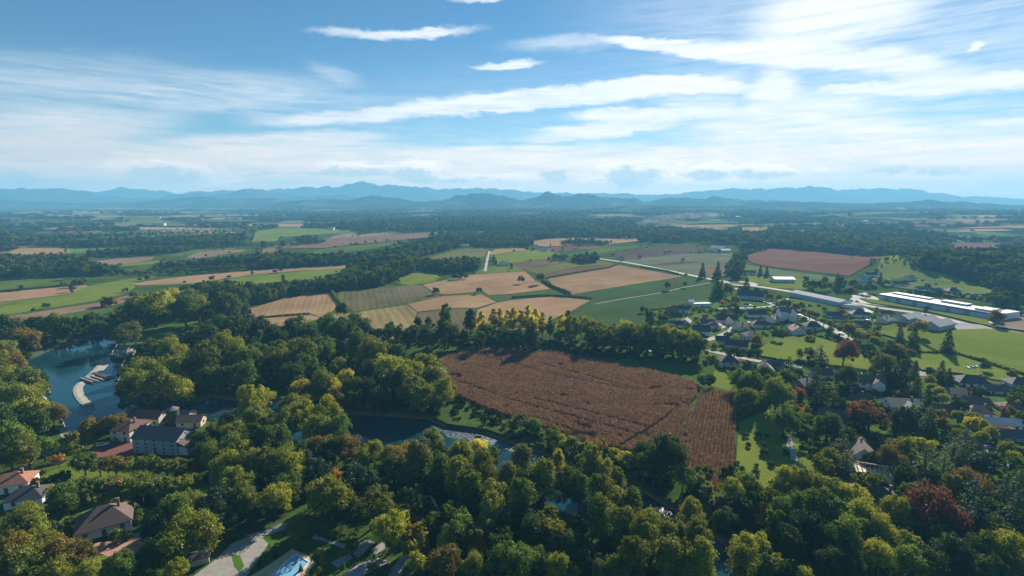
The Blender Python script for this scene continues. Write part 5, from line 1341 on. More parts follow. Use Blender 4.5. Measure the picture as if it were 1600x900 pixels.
M_brick = plain('chimney_brick', (0.30,0.16,0.11), .9, .2, 1.5)
M_metal = plain('steel_door', (0.25,0.27,0.29), .5, .1, metallic=.3)
BUILT = []
def windows(root, specs, pane=True, shut=None):
    """specs: (side, along, z, w, h) on a box of half sizes a (x) and b (y)"""
    for (a, b, side, u, z, w, h) in specs:
        m = MB(); g = MB(); e = .05
        if side in 'ns':
            s = -1 if side == 's' else 1; y = s * b
            lo, hi = sorted((y - s*.05, y + s*e)); m.box(u-w/2-.09, u+w/2+.09, lo, hi, z-.09, z+h+.09)
            lo, hi = sorted((y + s*e*.9, y + s*(e+.02))); g.box(u-w/2, u-.03, lo, hi, z, z+h); g.box(u+.03, u+w/2, lo, hi, z, z+h)
        else:
            s = -1 if side == 'w' else 1; x = s * a
            lo, hi = sorted((x - s*.05, x + s*e)); m.box(lo, hi, u-w/2-.09, u+w/2+.09, z-.09, z+h+.09)
            lo, hi = sorted((x + s*e*.9, x + s*(e+.02))); g.box(lo, hi, u-w/2, u-.03, z, z+h); g.box(lo, hi, u+.03, u+w/2, z, z+h)
        f = m.build('window', M_frame, root)
        if pane: g.build('pane', M_glass, f)
def gable_roof(m, a, b, h, rh, ov, th=.18):
    """two slabs over a box of half sizes a (along ridge) and b"""
    k = rh / b; A = a + ov; B = b + ov; z0 = h - ov * k
    for s in (-1, 1):
        vs = [(-A, s*B, z0), (A, s*B, z0), (A, 0, h + rh), (-A, 0, h + rh)]
        vs += [(x, y, z + th) for x, y, z in vs]
        m.add(vs, [(0,1,2,3),(4,5,6,7),(0,1,5,4),(1,2,6,5),(2,3,7,6),(3,0,4,7)])
def hip_roof(m, a, b, h, rh, ov, r=None):
    A = a + ov; B = b + ov; r = max(.3, A - B * 1.0) if r is None else r; z0 = h - ov * rh / b * .6
    vs = [(-A,-B,z0),(A,-B,z0),(A,B,z0),(-A,B,z0),(-r,0,h+rh),(r,0,h+rh)]
    vs += [(-A,-B,z0-.18),(A,-B,z0-.18),(A,B,z0-.18),(-A,B,z0-.18)]
    m.add(vs, [(0,1,5,4),(1,2,5),(2,3,4,5),(3,0,4),(6,7,1,0),(7,8,2,1),(8,9,3,2),(9,6,0,3),(6,9,8,7)])
def house(px, py, ang, L, Wd, H, rh, label, wall='white', roof='brown', kind='gable', storeys=1, chim=1, name='house', cat='house', dormer=False, win=True, wing=None, ov=.5, group=None, porch=False):
    k_ = (.82 if px > 1470 else .92) if name == 'house' and py < 880 else (.9 if name in ('mill',) else 1.0)
    L *= k_; Wd *= k_; H *= k_**.7; rh *= k_
    if name == 'house' and wall == 'blue': wall = 'white'
    x, y = at(px, py); root = empty(name, (x, y, terr(x, y)), R(ang)); tag(root, label, cat, group)
    BUILT.append((x, y, max(L, Wd)/2))
    a, b = L/2, Wd/2
    m = MB(); m.box(-a, a, -b, b, -.3, H)
    if kind == 'gable':
        for s in (-1, 1):
            x0, x1 = sorted((s*a, s*(a-.25)))
            m.add([(x0,-b,H),(x0,b,H),(x0,0,H+rh),(x1,-b,H),(x1,b,H),(x1,0,H+rh)], [(0,1,2),(3,5,4),(0,3,4,1),(1,4,5,2),(2,5,3,0)])
    m.build('wall', WALL[wall], root)
    rf = MB()
    if kind == 'gable': gable_roof(rf, a, b, H, rh, ov)
    elif kind == 'hip': hip_roof(rf, a, b, H, rh, ov)
    elif kind == 'flat':
        rf.box(-a-.15, a+.15, -b-.15, b+.15, H, H+.25)
        rf.box(-a-.15, a+.15, -b-.15, -b+.1, H+.25, H+.55); rf.box(-a-.15, a+.15, b-.1, b+.15, H+.25, H+.55)
        rf.box(-a-.15, -a+.1, -b+.1, b-.1, H+.25, H+.55); rf.box(a-.1, a+.15, -b+.1, b-.1, H+.25, H+.55)
    ro = rf.build('roof', ROOF[roof], root)
    for i in range(chim):
        cx_ = a * (.55 if i == 0 else -.6); c = MB(); c.box(cx_-.35, cx_+.35, -.3, .3, H + rh*.6, H + rh + .9); c.box(cx_-.42, cx_+.42, -.37, .37, H+rh+.9, H+rh+1.05)
        c.build('chimney', M_brick if i == 0 or wall != 'white' else WALL['white'], ro)
    if dormer:
        for s in (-1, 1):
            d = MB(); d.box(-1.1, 1.1, *(sorted((s*b*.25, s*b*.85))), H+.1, H+rh*.75)
            dm = d.build('dormer', WALL[wall], root)
            q = MB(); q.add([(-1.4, s*b*.95, H+rh*.7), (1.4, s*b*.95, H+rh*.7), (0, s*b*.95, H+rh*1.1), (-1.4, s*b*.2, H+rh*.7), (1.4, s*b*.2, H+rh*.7), (0, s*b*.2, H+rh*1.1)], [(0,1,2),(3,5,4),(0,3,4,1),(1,4,5,2),(2,5,3,0)])
            q.build('dormer_roof', ROOF[roof], root)
    if win:
        sp = []; sh = H / storeys
        for st in range(storeys):
            z = st*sh + sh*.32; hh = min(1.35, sh*.48)
            n = max(2, int(L / 3.4))
            for i in range(n):
                u = -a + L*(i+.5)/n
                if not (st == 0 and i == n//2): sp.append((a, b, 's', u, z, 1.1, hh))
                sp.append((a, b, 'n', u, z, 1.1, hh)) if i % 2 == 0 else None
            for i in range(max(1, int(Wd/4.2))):
                u = -b + Wd*(i+.5)/max(1, int(Wd/4.2)); sp.append((a, b, 'e', u, z, 1.1, hh)); sp.append((a, b, 'w', u, z, 1.1, hh))
        if kind == 'gable' and rh > 2: sp.append((a, b, 'e', 0, H+.4, .8, .9)); sp.append((a, b, 'w', 0, H+.4, .8, .9))
        windows(root, sp, pane=depth(py) < 330)
        n = max(2, int(L/3.4)); u = -a + L*(n//2+.5)/n
        MB().box(u-.55, u+.55, -b-.06, -b+.05, 0, 2.15).build('door', M_wood_d, root)
    if wing:
        wl, ww, wx, wr = wing   # a lower wing at right angles on the camera side
        w = MB(); w.box(wx-ww/2, wx+ww/2, -b-wl, -b-.002, -.3, H*.95)
        w.add([(wx-ww/2,-b-wl,H*.95),(wx+ww/2,-b-wl,H*.95),(wx,-b-wl,H*.95+rh*.8),(wx-ww/2,-b-wl+.2,H*.95),(wx+ww/2,-b-wl+.2,H*.95),(wx,-b-wl+.2,H*.95+rh*.8)], [(0,1,2),(3,5,4),(0,3,4,1),(1,4,5,2),(2,5,3,0)])
        w.build('wing_wall', WALL[wall], root)
        q = MB(); k = rh*.8/(ww/2); o_ = .4
        for s in (-1, 1):
            vs = [(wx+s*(ww/2+o_), -b-wl-o_, H*.95-o_*k), (wx+s*(ww/2+o_), 0, H*.95-o_*k), (wx, 0, H*.95+rh*.8), (wx, -b-wl-o_, H*.95+rh*.8)]
            vs += [(p[0], p[1], p[2]+.17) for p in vs]
            q.add(vs, [(0,1,2,3),(4,5,6,7),(0,1,5,4),(1,2,6,5),(2,3,7,6),(3,0,4,7)])
        q.build('wing_roof', ROOF[wr or roof], root)
    return root

# ---- lower left
house(20, 762, 22, 13, 9, 3.4, 2.8, 'low white house with bright orange tiled roof at the left edge', 'white', 'orange', 'hip')
house(47, 783, 20, 11, 8.5, 3.2, 2.8, 'white house with dark half-hipped roof below the orange-roofed house', 'white', 'dark', 'hip')
house(166, 823, 34, 14.5, 11.5, 3.4, 4.6, 'white house with steep brown hipped roof beside the terracotta patio', 'white', 'brown', 'hip', wing=None)
house(312, 878, 24, 5, 3.2, 2.3, .8, 'small dark wooden shed beside the paved terrace', 'stone', 'dark', 'gable', chim=0, name='shed', cat='shed', win=False)
# ---- the mill: main block, older wing, outbuildings
mr = house(259, 700, -7, 21.5, 11.5, 6.9, 3.2, 'big four-storey white mill with long dark slate roof beside the river', 'blue', 'dark', 'gable', storeys=4, chim=0, name='mill', cat='mill')
lean = MB(); lean.box(9.7, 13.6, -4.6, 4.8, -.3, 3.4)
lw = lean.build('lean_to', WALL['white'], mr)
MB().add([(9.7,-5,5.6),(14.0,-5,3.6),(14.0,5.2,3.6),(9.7,5.2,5.6),(9.7,-5,5.4),(14.0,-5,3.4),(14.0,5.2,3.4),(9.7,5.2,5.4)], [(0,1,2,3),(4,7,6,5),(0,4,5,1),(1,5,6,2),(2,6,7,3),(3,7,4,0)]).build('lean_to_roof', ROOF['brown'], lw)
house(206, 681, -7, 9, 11, 5.0, 2.6, 'older cream mill house with dark red hipped roof and two rows of windows', 'cream', 'red', 'hip', storeys=2, chim=1, name='mill_house', cat='house')
house(235, 661, -7, 14, 7, 4.0, 2.4, 'low red-roofed mill outbuilding behind the dark slate roof', 'cream', 'red', 'gable', chim=0, name='outbuilding', cat='outbuilding')
house(300, 664, 8, 10, 6, 3.0, 1.8, 'peach outbuilding with pale gable behind the mill', 'peach', 'brown', 'gable', chim=0, name='outbuilding', cat='outbuilding')
house(286, 657, -7, 9, 6, 3.4, 1.8, 'stone outbuilding with pale roof between the round tower and the river', 'stone', 'grey', 'gable', chim=0, name='outbuilding', cat='outbuilding')
x, y = at(272, 662); t = tag(empty('round_tower', (x, y, 0)), 'dark ivy-green round tower behind the mill', 'tower')
MB().cyl(0, 0, -.3, 7, 2.4, 20).build('wall', plain('mossy_stone', (.06,.07,.045), .95, .3, .8), t)
MB().cyl(0, 0, 7, 8.4, 2.7, 20, .15).build('roof', ROOF['grey'], t)
# ---- intake house by the weir
ih = house(197, 556, -10, 9, 6.5, 5.4, 1.8, 'pale stone intake house at the head of the weir', 'stone', 'grey', 'gable', storeys=2, chim=0, name='intake_house', cat='house')
MB().box(-10.5, -4.52, -2.2, 1.8, -2.6, .9).build('sluice_deck', plain('dark_concrete', (.09,.09,.085), .9, .3), ih)
for i in range(4): MB().box(-9.8 + i*1.5, -9.5 + i*1.5, -2.5, -2.22, -2.6, 2.0).build('sluice_post', M_metal, ih)
# ---- weir: two curved concrete aprons and the boat pass between them
M_conc = plain('weir_concrete', (0.34,0.31,0.26), .9, .3, .5, bump=.4)
def weir(label, ctr, w, crest=.35):
    P = [Vector(p) for p in poly(ctr, WATER_Z)]
    Q = []
    for i in range(len(P)-1):
        p0, p1, p2, p3 = P[max(0,i-1)], P[i], P[i+1], P[min(len(P)-1,i+2)]
        for k in range(6):
            t = k/6; Q.append(0.5*((2*p1)+(p2-p0)*t+(2*p0-5*p1+4*p2-p3)*t*t+(3*p1-p0-3*p2+p3)*t**3))
    Q.append(P[-1])
    prof = [(-w*.5, WATER_Z-.6), (-w*.42, WATER_Z+crest), (-w*.1, WATER_Z+crest+.1), (w*.5, WATER_Z+.12), (w*.58, WATER_Z-.6)]
    m = MB(); vs = []
    for i, q in enumerate(Q):
        t = (Q[min(i+1,len(Q)-1)] - Q[max(0,i-1)]).normalized(); n = Vector((-t.y, t.x))
        k = 1 + .12*mnoise.noise(Vector((i*.6, 2, 1)))
        vs += [(q.x + n.x*o*k, q.y + n.y*o*k, z) for o, z in prof]
    np_ = len(prof)
    fs = [(i*np_+j, i*np_+j+1, (i+1)*np_+j+1, (i+1)*np_+j) for i in range(len(Q)-1) for j in range(np_-1)]
    fs += [tuple(range(np_)), tuple(range((len(Q)-1)*np_, len(Q)*np_))]
    m.add(vs, fs); o = m.build('weir', M_conc); return tag(o, label, 'weir', 'weir aprons across the river')
weir('straight pale upper weir apron below the intake house', [(166,564),(158,573),(148,583),(139,591)], 6.2)
weir('curved greyer lower weir apron in the pool', [(133,596),(125,601),(121,608),(123,617),(129,626),(138,634)], 4.4)
bp = tag(empty('boat_pass', (*at(147, 593, WATER_Z), WATER_Z)), 'dark-walled boat pass cutting through the middle of the weir', 'boat pass')
bp.rotation_euler.z = R(-28)
M_dk = plain('wet_concrete', (.075,.07,.06), .7, .3)
for yy in (-3.6, -1.0, 1.6, 3.6): MB().box(-7, 7.5, yy-.35, yy+.35, -.8, 1.15 if abs(yy) > 2 else .8).build('side_wall', M_conc if yy < 3 else M_dk, bp)
MB().box(-7, 7.5, 3.96, 7.2, -.8, .35).build('apron', M_dk, bp)
# ---- village
V = 'village houses'
house(1095, 479, 6, 20, 7, 3.3, .3, 'long low white modern villa with flat roof at the green field edge', 'white', 'white', 'flat', chim=0, ov=.15, wing=None)
house(1079, 478, 6, 5, 6, 4.8, 1.6, 'white two-level end block of the flat-roofed villa', 'white', 'white', 'gable', chim=0)
house(1063, 487, -8, 15, 8, 3.2, 2.6, 'grey-brown tiled farmhouse left of the flat-roofed villa', 'grey', 'plum', 'gable')
house(1049, 489, 4, 10, 6, 2.8, 2.0, 'small brown-roofed barn at the left end of the village', 'stone', 'grey', 'gable', chim=0, name='barn', cat='barn')
house(1071, 508, 62, 10, 8, 3.4, 2.8, 'house with sunlit cream gable beside the dark round tree', 'cream', 'grey', 'gable')
house(1055, 511, 5, 12, 7, 3.0, 2.4, 'low house with slate roof behind the leafy screen', 'blue', 'dark', 'gable')
house(1095, 522, -18, 13, 9, 3.6, 3.8, 'white house with steep dark roof beside the bend of the village lane', 'white', 'dark', 'gable', storeys=1, dormer=False)
house(1116, 513, -35, 10, 8, 3.4, 2.6, 'house with bright pink tiled roof inside the lane bend', 'cream', 'pink', 'hip')
house(1104, 509, -5, 11, 7, 3.2, 2.6, 'dark plum-roofed house behind the pink-roofed house', 'grey', 'plum', 'gable')
house(1134, 504, -6, 18, 8.5, 3.3, 3.4, 'long dark-roofed house with twin front gables in the middle of the village', 'blue', 'dark', 'gable', wing=(3.5, 6, 1, 'pink'))
house(1181, 495, -3, 17, 9, 3.4, 3.2, 'long slate-roofed house behind the village hedge', 'blue', 'dark', 'gable')
house(1188, 511, -6, 15, 9, 3.2, 2.8, 'wide low house with brown roof and grey front', 'grey', 'plum', 'hip')
house(1228, 500, -6, 13, 9, 8.0, 3.0, 'tall white mansion with gabled wall dormers beside the plane avenue', 'white', 'grey', 'gable', storeys=3, chim=2, name='mansion', cat='mansion', wing=(2.0, 5, 3, None))
house(1244, 521, 82, 11, 10, 3.4, 3.4, 'white house with sunlit orange gabled roof at the pasture corner', 'white', 'orange', 'gable')
house(1232, 517, 20, 8, 6, 3.0, 2.2, 'small orange-roofed annexe left of the orange gabled house', 'cream', 'orange', 'gable', chim=0)
house(1268, 514, -5, 13, 10, 3.4, 3.6, 'slate hip-roofed house on the avenue behind the pasture', 'grey', 'dark', 'hip')
house(1173, 529, 8, 12, 9, 3.4, 3.0, 'house with grey hipped roof in the lower village garden', 'grey', 'grey', 'hip')
house(1128, 537, -12, 9, 8, 3.4, 2.6, 'white house with dark roof below the lane bend', 'white', 'dark', 'gable')
house(1150, 544, -22, 15, 9, 3.2, 3.0, 'long black-roofed house on the village lane', 'grey', 'dark', 'gable')
house(1138, 572, -5, 12, 9, 4.4, 3.0, 'white house with dark red hipped roof in front of the lane', 'white', 'red', 'hip', storeys=2)
house(1196, 584, 75, 10, 8, 3.6, 3.0, 'white-gabled house with slate roof between the dark bushes', 'white', 'dark', 'gable')
house(1206, 577, 5, 12, 8, 3.2, 2.8, 'low plum-roofed house beside the lane wall', 'grey', 'plum', 'gable')
house(1172, 467, -24, 24, 13, 4.5, 4.0, 'large hall with wide slate roof below the roundabout', 'blue', 'dark', 'gable', chim=0, name='hall', cat='hall')
house(1120, 434, -8, 10, 8, 3.6, 2.6, 'grey-roofed house under conifers beside the straight road', 'grey', 'plum', 'gable')
house(1172, 429, -4, 14, 8, 3.6, 2.4, 'pale house between trees above the roundabout', 'white', 'grey', 'gable')
house(1222, 440, -4, 24, 15, 4.2, 1.6, 'low white-roofed sports hall in the green field', 'grey', 'white', 'gable', chim=0, name='hall', cat='hall', win=True)
house(1341, 496, -10, 15, 10, 4.0, 3.0, 'blue-grey house with pale ridge in front of the concrete lot', 'blue', 'plum', 'hip')
house(1381, 505, 30, 12, 9, 3.4, 3.0, 'grey gabled house right of the parked cars', 'grey', 'grey', 'gable')
house(1360, 434, -10, 14, 9, 3.6, 2.6, 'white house with slate roof at the tip of the red field', 'white', 'dark', 'gable')
house(1351, 440, -10, 11, 7, 3.2, 2.2, 'pale blue house in front of the red field tip', 'blue', 'white', 'gable')
house(1404, 447, -6, 16, 9, 3.4, 2.8, 'grey house with slate roof at the foot of the knoll', 'blue', 'dark', 'gable')
house(1421, 440, 20, 13, 9, 4.2, 3.4, 'taller plum-roofed farmhouse at the foot of the knoll', 'grey', 'plum', 'gable')
house(1442, 455, -5, 16, 8, 3.2, 2.6, 'long blue-grey house behind the factory', 'blue', 'grey', 'gable')
house(1460, 458, -6, 12, 8, 3.2, 2.6, 'cream house between two others behind the factory', 'cream', 'grey', 'gable')
house(1487, 458, -4, 15, 11, 3.4, 4.2, 'large purple-roofed house in the sloping meadow', 'cream', 'plum', 'hip')
# ---- right hand villas
house(1357, 608, -14, 13, 9, 5.2, 3.0, 'two-storey white villa with brown cross-gabled roof on the mown lawn', 'white', 'brown', 'gable', storeys=2, wing=(1.6, 6, 2.2, None))
house(1334, 629, -15, 13, 9, 3.0, 2.6, 'low brown-roofed bungalow beside the russet tree', 'cream', 'brown', 'gable')
house(1408, 640, -6, 16, 11, 3.4, 2.8, 'wide white bungalow with grey-brown roof and front gable', 'white', 'grey', 'gable', wing=(1.8, 9, 1.5, None))
house(1309, 658, -22, 16, 9, 3.0, 2.8, 'plum-roofed house half hidden under dark trees', 'stone', 'plum', 'gable')
house(1516, 602, -14, 18, 11, 3.2, 4.0, 'large house with dark hipped roof beside the car park', 'blue', 'dark', 'hip')
house(1498, 620, -6, 16, 9, 3.2, 2.4, 'white house with faded plum roof beside the clipped planes', 'white', 'plum', 'gable')
house(1524, 636, -12, 12, 8, 3.2, 2.6, 'dark brown-roofed house above the orange-roofed one', 'stone', 'brown', 'gable')
house(1525, 650, -10, 13, 9, 3.2, 3.0, 'house with sunlit salmon roof near the lower plane avenue', 'cream', 'pink', 'hip')
house(1592, 605, -10, 15, 10, 3.4, 3.4, 'slate-roofed house at the right edge of the picture', 'grey', 'dark', 'hip')
house(1561, 668, -10, 13, 7, 2.8, 1.8, 'long pale greenhouse among hedges', 'white', 'white', 'gable', chim=0, name='greenhouse', cat='greenhouse')
house(1583, 688, -12, 16, 7, 2.8, 2.0, 'brown-roofed garage row beside the lower right road', 'stone', 'plum', 'gable', chim=0, name='garage', cat='garage')
house(1344, 722, 64, 11, 9, 4.2, 4.2, 'white house with steep brown roof tucked under the pines', 'white', 'brown', 'gable', storeys=2)
house(1368, 786, -20, 14, 10, 3.4, 3.2, 'dark slate-roofed house behind the big green wood', 'white', 'dark', 'hip')
house(1300, 497, -8, 12, 8, 3.2, 2.8, 'low slate-roofed house under the upper plane avenue', 'blue', 'dark', 'gable')
house(1312, 503, -30, 10, 8, 3.2, 2.4, 'small grey house between the avenue and the pale lot', 'white', 'grey', 'gable')
house(1346, 511, -12, 12, 8, 3.0, 2.4, 'white-walled bungalow facing the upper lawn', 'white', 'plum', 'gable')
house(1384, 494, -10, 11, 7, 3.0, 2.2, 'brown-roofed cottage beside the main road', 'cream', 'brown', 'gable')
house(1207, 503, 40, 9, 7.5, 3.4, 2.8, 'small white house with sunlit gable left of the mansion', 'white', 'pink', 'gable')
house(1156, 515, 15, 10, 8, 3.2, 2.6, 'cream house with red roof at the lane corner', 'cream', 'red', 'gable')
house(1554, 615, -14, 12, 8, 3.2, 2.6, 'grey-roofed house between two car-park lanes', 'white', 'grey', 'gable')
house(1578, 643, -10, 12, 8, 3.2, 2.6, 'red-roofed house behind the long greenhouse', 'cream', 'red', 'hip')
house(1470, 646, -20, 10, 7, 2.8, 2.2, 'small brown cottage beside the lower plane avenue', 'cream', 'brown', 'gable')
house(1282, 590, -10, 11, 8, 3.2, 2.6, 'white house with brown roof just below the lane hedge', 'white', 'brown', 'gable')
house(1255, 606, 25, 10, 8, 3.2, 2.6, 'grey-roofed cottage in the trees below the lane', 'stone', 'grey', 'gable')
# unfinished house: bare rafters
x, y = at(1362, 752); un = tag(empty('roofless_house', (x, y, 0), R(-22)), 'unfinished white house showing bare pale roof rafters', 'house')
m = MB(); m.box(-5.5, 5.5, -4.2, -4.0, 0, 4); m.box(-5.5, 5.5, 4.0, 4.2, 0, 4); m.box(-5.5, -5.3, -3.99, 3.99, 0, 4); m.box(5.3, 5.5, -3.99, 3.99, 0, 4); m.build('wall', WALL['white'], un)
M_raft = plain('pale_timber', (.62,.50,.36), .8, .12)
MB().beam((-5.6,0,6.6),(5.6,0,6.6),.22).build('ridge_beam', M_raft, un)
for i in range(9):
    m = MB(); u = -5.4 + i*1.35; m.beam((u,-4.4,3.95),(u,0,6.75),.14,.2); m.beam((u,4.4,3.95),(u,0,6.75),.14,.2); m.build('rafter', M_raft, un)
MB().box(-5.2, 5.2, -3.9, 3.9, 3.6, 3.75).build('ceiling_deck', M_raft, un)
windows(un, [(5.5, 4.2, 's', -3, 1, 1.2, 1.4), (5.5, 4.2, 's', 0, 1, 1.2, 1.4), (5.5, 4.2, 's', 3, 1, 1.2, 1.4)])
# ---- long grey shed
sx, sy = at(1281, 470); a0 = at(1241, 464); a1 = at(1319, 481)
ang = math.degrees(math.atan2(a1[1]-a0[1], a1[0]-a0[0])); LL = math.dist(a0, a1)
house((1241+1319)/2, 470.5, ang, LL, 15, 4.6, 2.0, 'long grey fibre-cement shed with sawtooth east front beside the main road', 'metal', 'shed', 'gable', chim=0, name='shed', cat='shed', win=False)
# ---- the factory
f0 = Vector(at(1373, 468)); f1 = Vector(at(1546, 499)); dv = (f1-f0); FL = dv.length; fa = math.atan2(dv.y, dv.x)
fx = tag(empty('factory', (f0.x, f0.y, 0), fa), 'very long low blue-white factory with flat roof in the meadow', 'factory')
MB().box(0, FL, 0, 22, -.3, 5.2).build('wall', WALL['metal'], fx)
MB().box(-.3, FL+.3, -.3, 22.3, 5.2, 5.8).build('roof', ROOF['white'], fx)
for u0, u1, v0, v1, hh in ((.04, .40, 13, 20, 6.9), (.52, .74, 12, 20, 7.2), (.86, .98, 3, 18, 7.0)):
    q = MB().box(FL*u0, FL*u1, v0, v1, 5.802, hh).build('roof_monitor', WALL['metal'], fx); MB().box(FL*u0-.2, FL*u1+.2, v0-.2, v1+.2, hh, hh+.25).build('monitor_roof', ROOF['white'], q)
for u in (.08, .2, .36, .5, .66, .82): MB().box(FL*u-2, FL*u+2, -.12, .02, 0, 4.2).build('door', M_metal, fx)
for i in range(14): MB().box(FL*(.03+i*.07)-3.2, FL*(.03+i*.07)+3.2, -.08, .02, 4.0, 4.8).build('window', M_glass, fx)
MB().box(FL*.985, FL*1.08, 4, 26, -.3, 6.4).build('end_block', WALL['white'], fx)
# ---- three sawtooth warehouses
for i, (px_, py_, lab) in enumerate(((1420, 503, 'left grey warehouse of three side by side'), (1443, 508, 'middle grey warehouse of three side by side'), (1466, 514, 'right grey warehouse of three side by side'))):
    house(px_, py_, 28, 26, 11, 4.4, 3.0, lab + ' below the main road', 'blue', 'shed', 'gable', chim=0, name='warehouse', cat='warehouse', win=False, group='row of grey warehouses')
house(1332, 482, -12, 16, 6, 3.2, .4, 'low flat loading shed on the pale concrete lot', 'white', 'shed', 'flat', chim=0, name='shed', cat='shed', win=False)
# ---- far off farms and works, only specks
for px_, py_, L_, Wd_, H_, rf, lab in ((1120,390,26,12,4.5,'pink','distant farm barn with pinkish roof beyond the pale field'),(1131,394,22,10,4,'white','distant white farm shed in front of the pink-roofed barn'),(1112,393,12,8,4,'grey','small distant grey farmhouse beside the pink-roofed barn'),
      (1001,357,30,18,14,'white','distant white factory with smoke drifting off it'),(1012,359,34,12,8,'grey','low grey works beside the smoking factory'),(720,386,34,9,4,'white','distant long white polytunnel barn left of the hamlet'),(752,385,16,9,4,'grey','distant pale barn in the hamlet'),
      (780,374,14,9,6,'pink','distant church-like pink-roofed house in the hamlet trees'),(797,379,16,9,5,'grey','distant grey-roofed house in the hamlet trees'),(812,383,14,9,5,'red','distant red-roofed house at the hamlet edge'),(752,366,20,10,6,'white','distant white barn behind the hamlet'),
      (788,415,16,8,4,'grey','small grey barn between the olive meadow and the tan field'),(518,360,18,12,8,'plum','distant brown farmhouse among the green fields'),(250,354,40,14,8,'white','far white works left of the plain'),(320,356,40,14,8,'white','far white works right of another on the plain'),(1333,366,24,12,8,'white','distant white farm in the dark wood above the red field'),(1345,380,20,10,5,'white','white house in the wood above the red field'),
      (1405,334,60,25,14,'white','far white hall on the wooded hills'),(850,392,14,8,4,'grey','small farm beside the dark copse')):
    house(px_, py_, random.uniform(-15, 15), L_, Wd_, H_, Wd_*.25, lab, 'white', rf, 'gable', chim=0, win=depth(py_) < 1300, name='farm_building', cat='building')
rs_ = random.Random(3)
for k in range(16):
    px_, py_ = rs_.uniform(60, 1560), rs_.uniform(335, 352)
    o = house(px_, py_, rs_.uniform(-20, 20), rs_.uniform(18, 34), rs_.uniform(9, 14), rs_.uniform(4, 7), 3, 'tiny pale farm building far out on the hazy plain', rs_.choice(['white', 'cream']), rs_.choice(['white', 'pink', 'grey']), 'gable', chim=0, win=False, name='farm_building', cat='building', group='far farm buildings on the hazy plain')
# ---- ruin above the garden
x, y = at(660, 800); ru = tag(empty('ruin', (x, y, 0), R(24)), 'roofless stone ruin in the clearing above the garden paths', 'ruin')
for (x0, x1, y0, y1, h) in ((-4.5,4.5,-3.4,-2.9,2.4),(-4.5,4.5,2.9,3.4,3.2),(-4.5,-4.0,-2.89,2.89,3.0),(4.0,4.5,-2.89,2.89,2.6)): MB().box(x0,x1,y0,y1,-.2,h).build('wall', WALL['stone'], ru)
for i in range(3): MB().beam((-4.2+i*3.9,-3.1,2.5),(-4.2+i*3.9,3.1,3.3),.25).build('beam', M_raft, ru)
# ---- hedges
def hedge(label, pts, w, h, col='d', name='hedge', world=False, seed=0):
    P = [Vector(p) for p in (pts if world else poly(pts))]; rs = np.random.default_rng(77 + seed); ce_ = []; ra = []
    for a, b in zip(P[:-1], P[1:]):
        L = (b-a).length; n = max(2, int(L/(w*.45)))
        for k in range(n):
            q = a.lerp(b, (k + rs.uniform(0, .6))/n); hh = h*rs.uniform(.75, 1.15)
            for z in (hh*.3, hh*.68): ce_.append((q.x + rs.normal()*w*.1, q.y + rs.normal()*w*.1, z)); ra.append(w*rs.uniform(.42, .62) * (1 if z < hh*.5 else .85))
    v, f, t = sprays(np.array(ce_), np.array(ra), 26 if math.hypot(P[0].x, P[0].y) > 250 else 60, w*.16, rs, squash=max(.8, h/w*.7))
    v[:, 2] = np.maximum(v[:, 2], 0.0)
    o = link(bpy.data.objects.new(name, mesh_np(name, v, f, [LEAF[col][1]], tint=t))); return tag(o, label, 'hedge')
hedge('curved clipped hedge beside the swimming pool deck', [(498,862),(504,870),(505,882),(500,895),(492,905)], 1.6, 1.5, 'o')
hedge('dark hedge dividing the big right pasture from the lower one', [(1435,553),(1490,554),(1530,565),(1570,578),(1640,600)], 2.4, 2.2, 'd', seed=1)
hedge('hedge curving up to the lone conifer in the pasture', [(1440,540),(1460,550),(1480,553)], 2.0, 2.0, 'd', seed=2)
hedge('dark hedge below the pasture lane', [(1243,566),(1300,577),(1340,582),(1375,586)], 2.4, 2.6, 'd', seed=3)
hedge('dark hedge behind the long slate-roofed house', [(1165,487),(1190,486),(1210,488)], 2.2, 2.4, 'd', seed=4)
hedge('thin hedge between the tan field and the dark grass strip', [(848,440),(862,449),(878,455),(892,461)], 3, 3.2, 'd', seed=5)
hedge('thin dark hedge bounding the tan field beside the yellow poplars', [(800,466),(830,464),(862,463),(895,465),(925,468)], 2.6, 2.2, 'd', seed=6)
hedge('hedge at the corner between striped and tan fields', [(518,456),(525,466),(532,475),(540,483)], 3, 3, 'g', seed=7)
hedge('dark hedge along the front of the brown ploughed strip', [(855,435),(900,427),(950,419),(965,414)], 2.6, 1.8, 'd', seed=8)
hedge('low hedge beside the straight road', [(1000,417),(1040,424),(1060,429)], 2.4, 2.0, 'd', seed=9)
hedge('dark hedge at the back of the left green field', [(0,457),(60,451),(128,445)], 3, 2.4, 'd', seed=10)
hedge('dark hedge line in front of the stubble field', [(360,499),(400,498),(440,494),(485,491)], 2.2, 1.4, 'd', seed=11)
hedge('hedge across the far green field beside the village barn', [(1015,485),(1040,482),(1065,477),(1078,474)], 2.2, 1.4, 'n', seed=12)
hedge('hedge line climbing the meadow under the knoll', [(1450,436),(1500,442),(1545,452)], 3, 2.4, 'd', seed=13)
hedge('yellow-leaved hedge lining the orchard track', [(130,705),(160,697),(185,690)], 2, 1.6, 'y', seed=14)
hedge('dark garden hedge above the white modern villa lawn', [(1120,492),(1150,490),(1165,488)], 2.2, 2.2, 'd', seed=15)
hedge('dark hedge at the edge of the white villa lawn', [(1385,612),(1398,622),(1402,634)], 2.0, 2.2, 'o', seed=16)

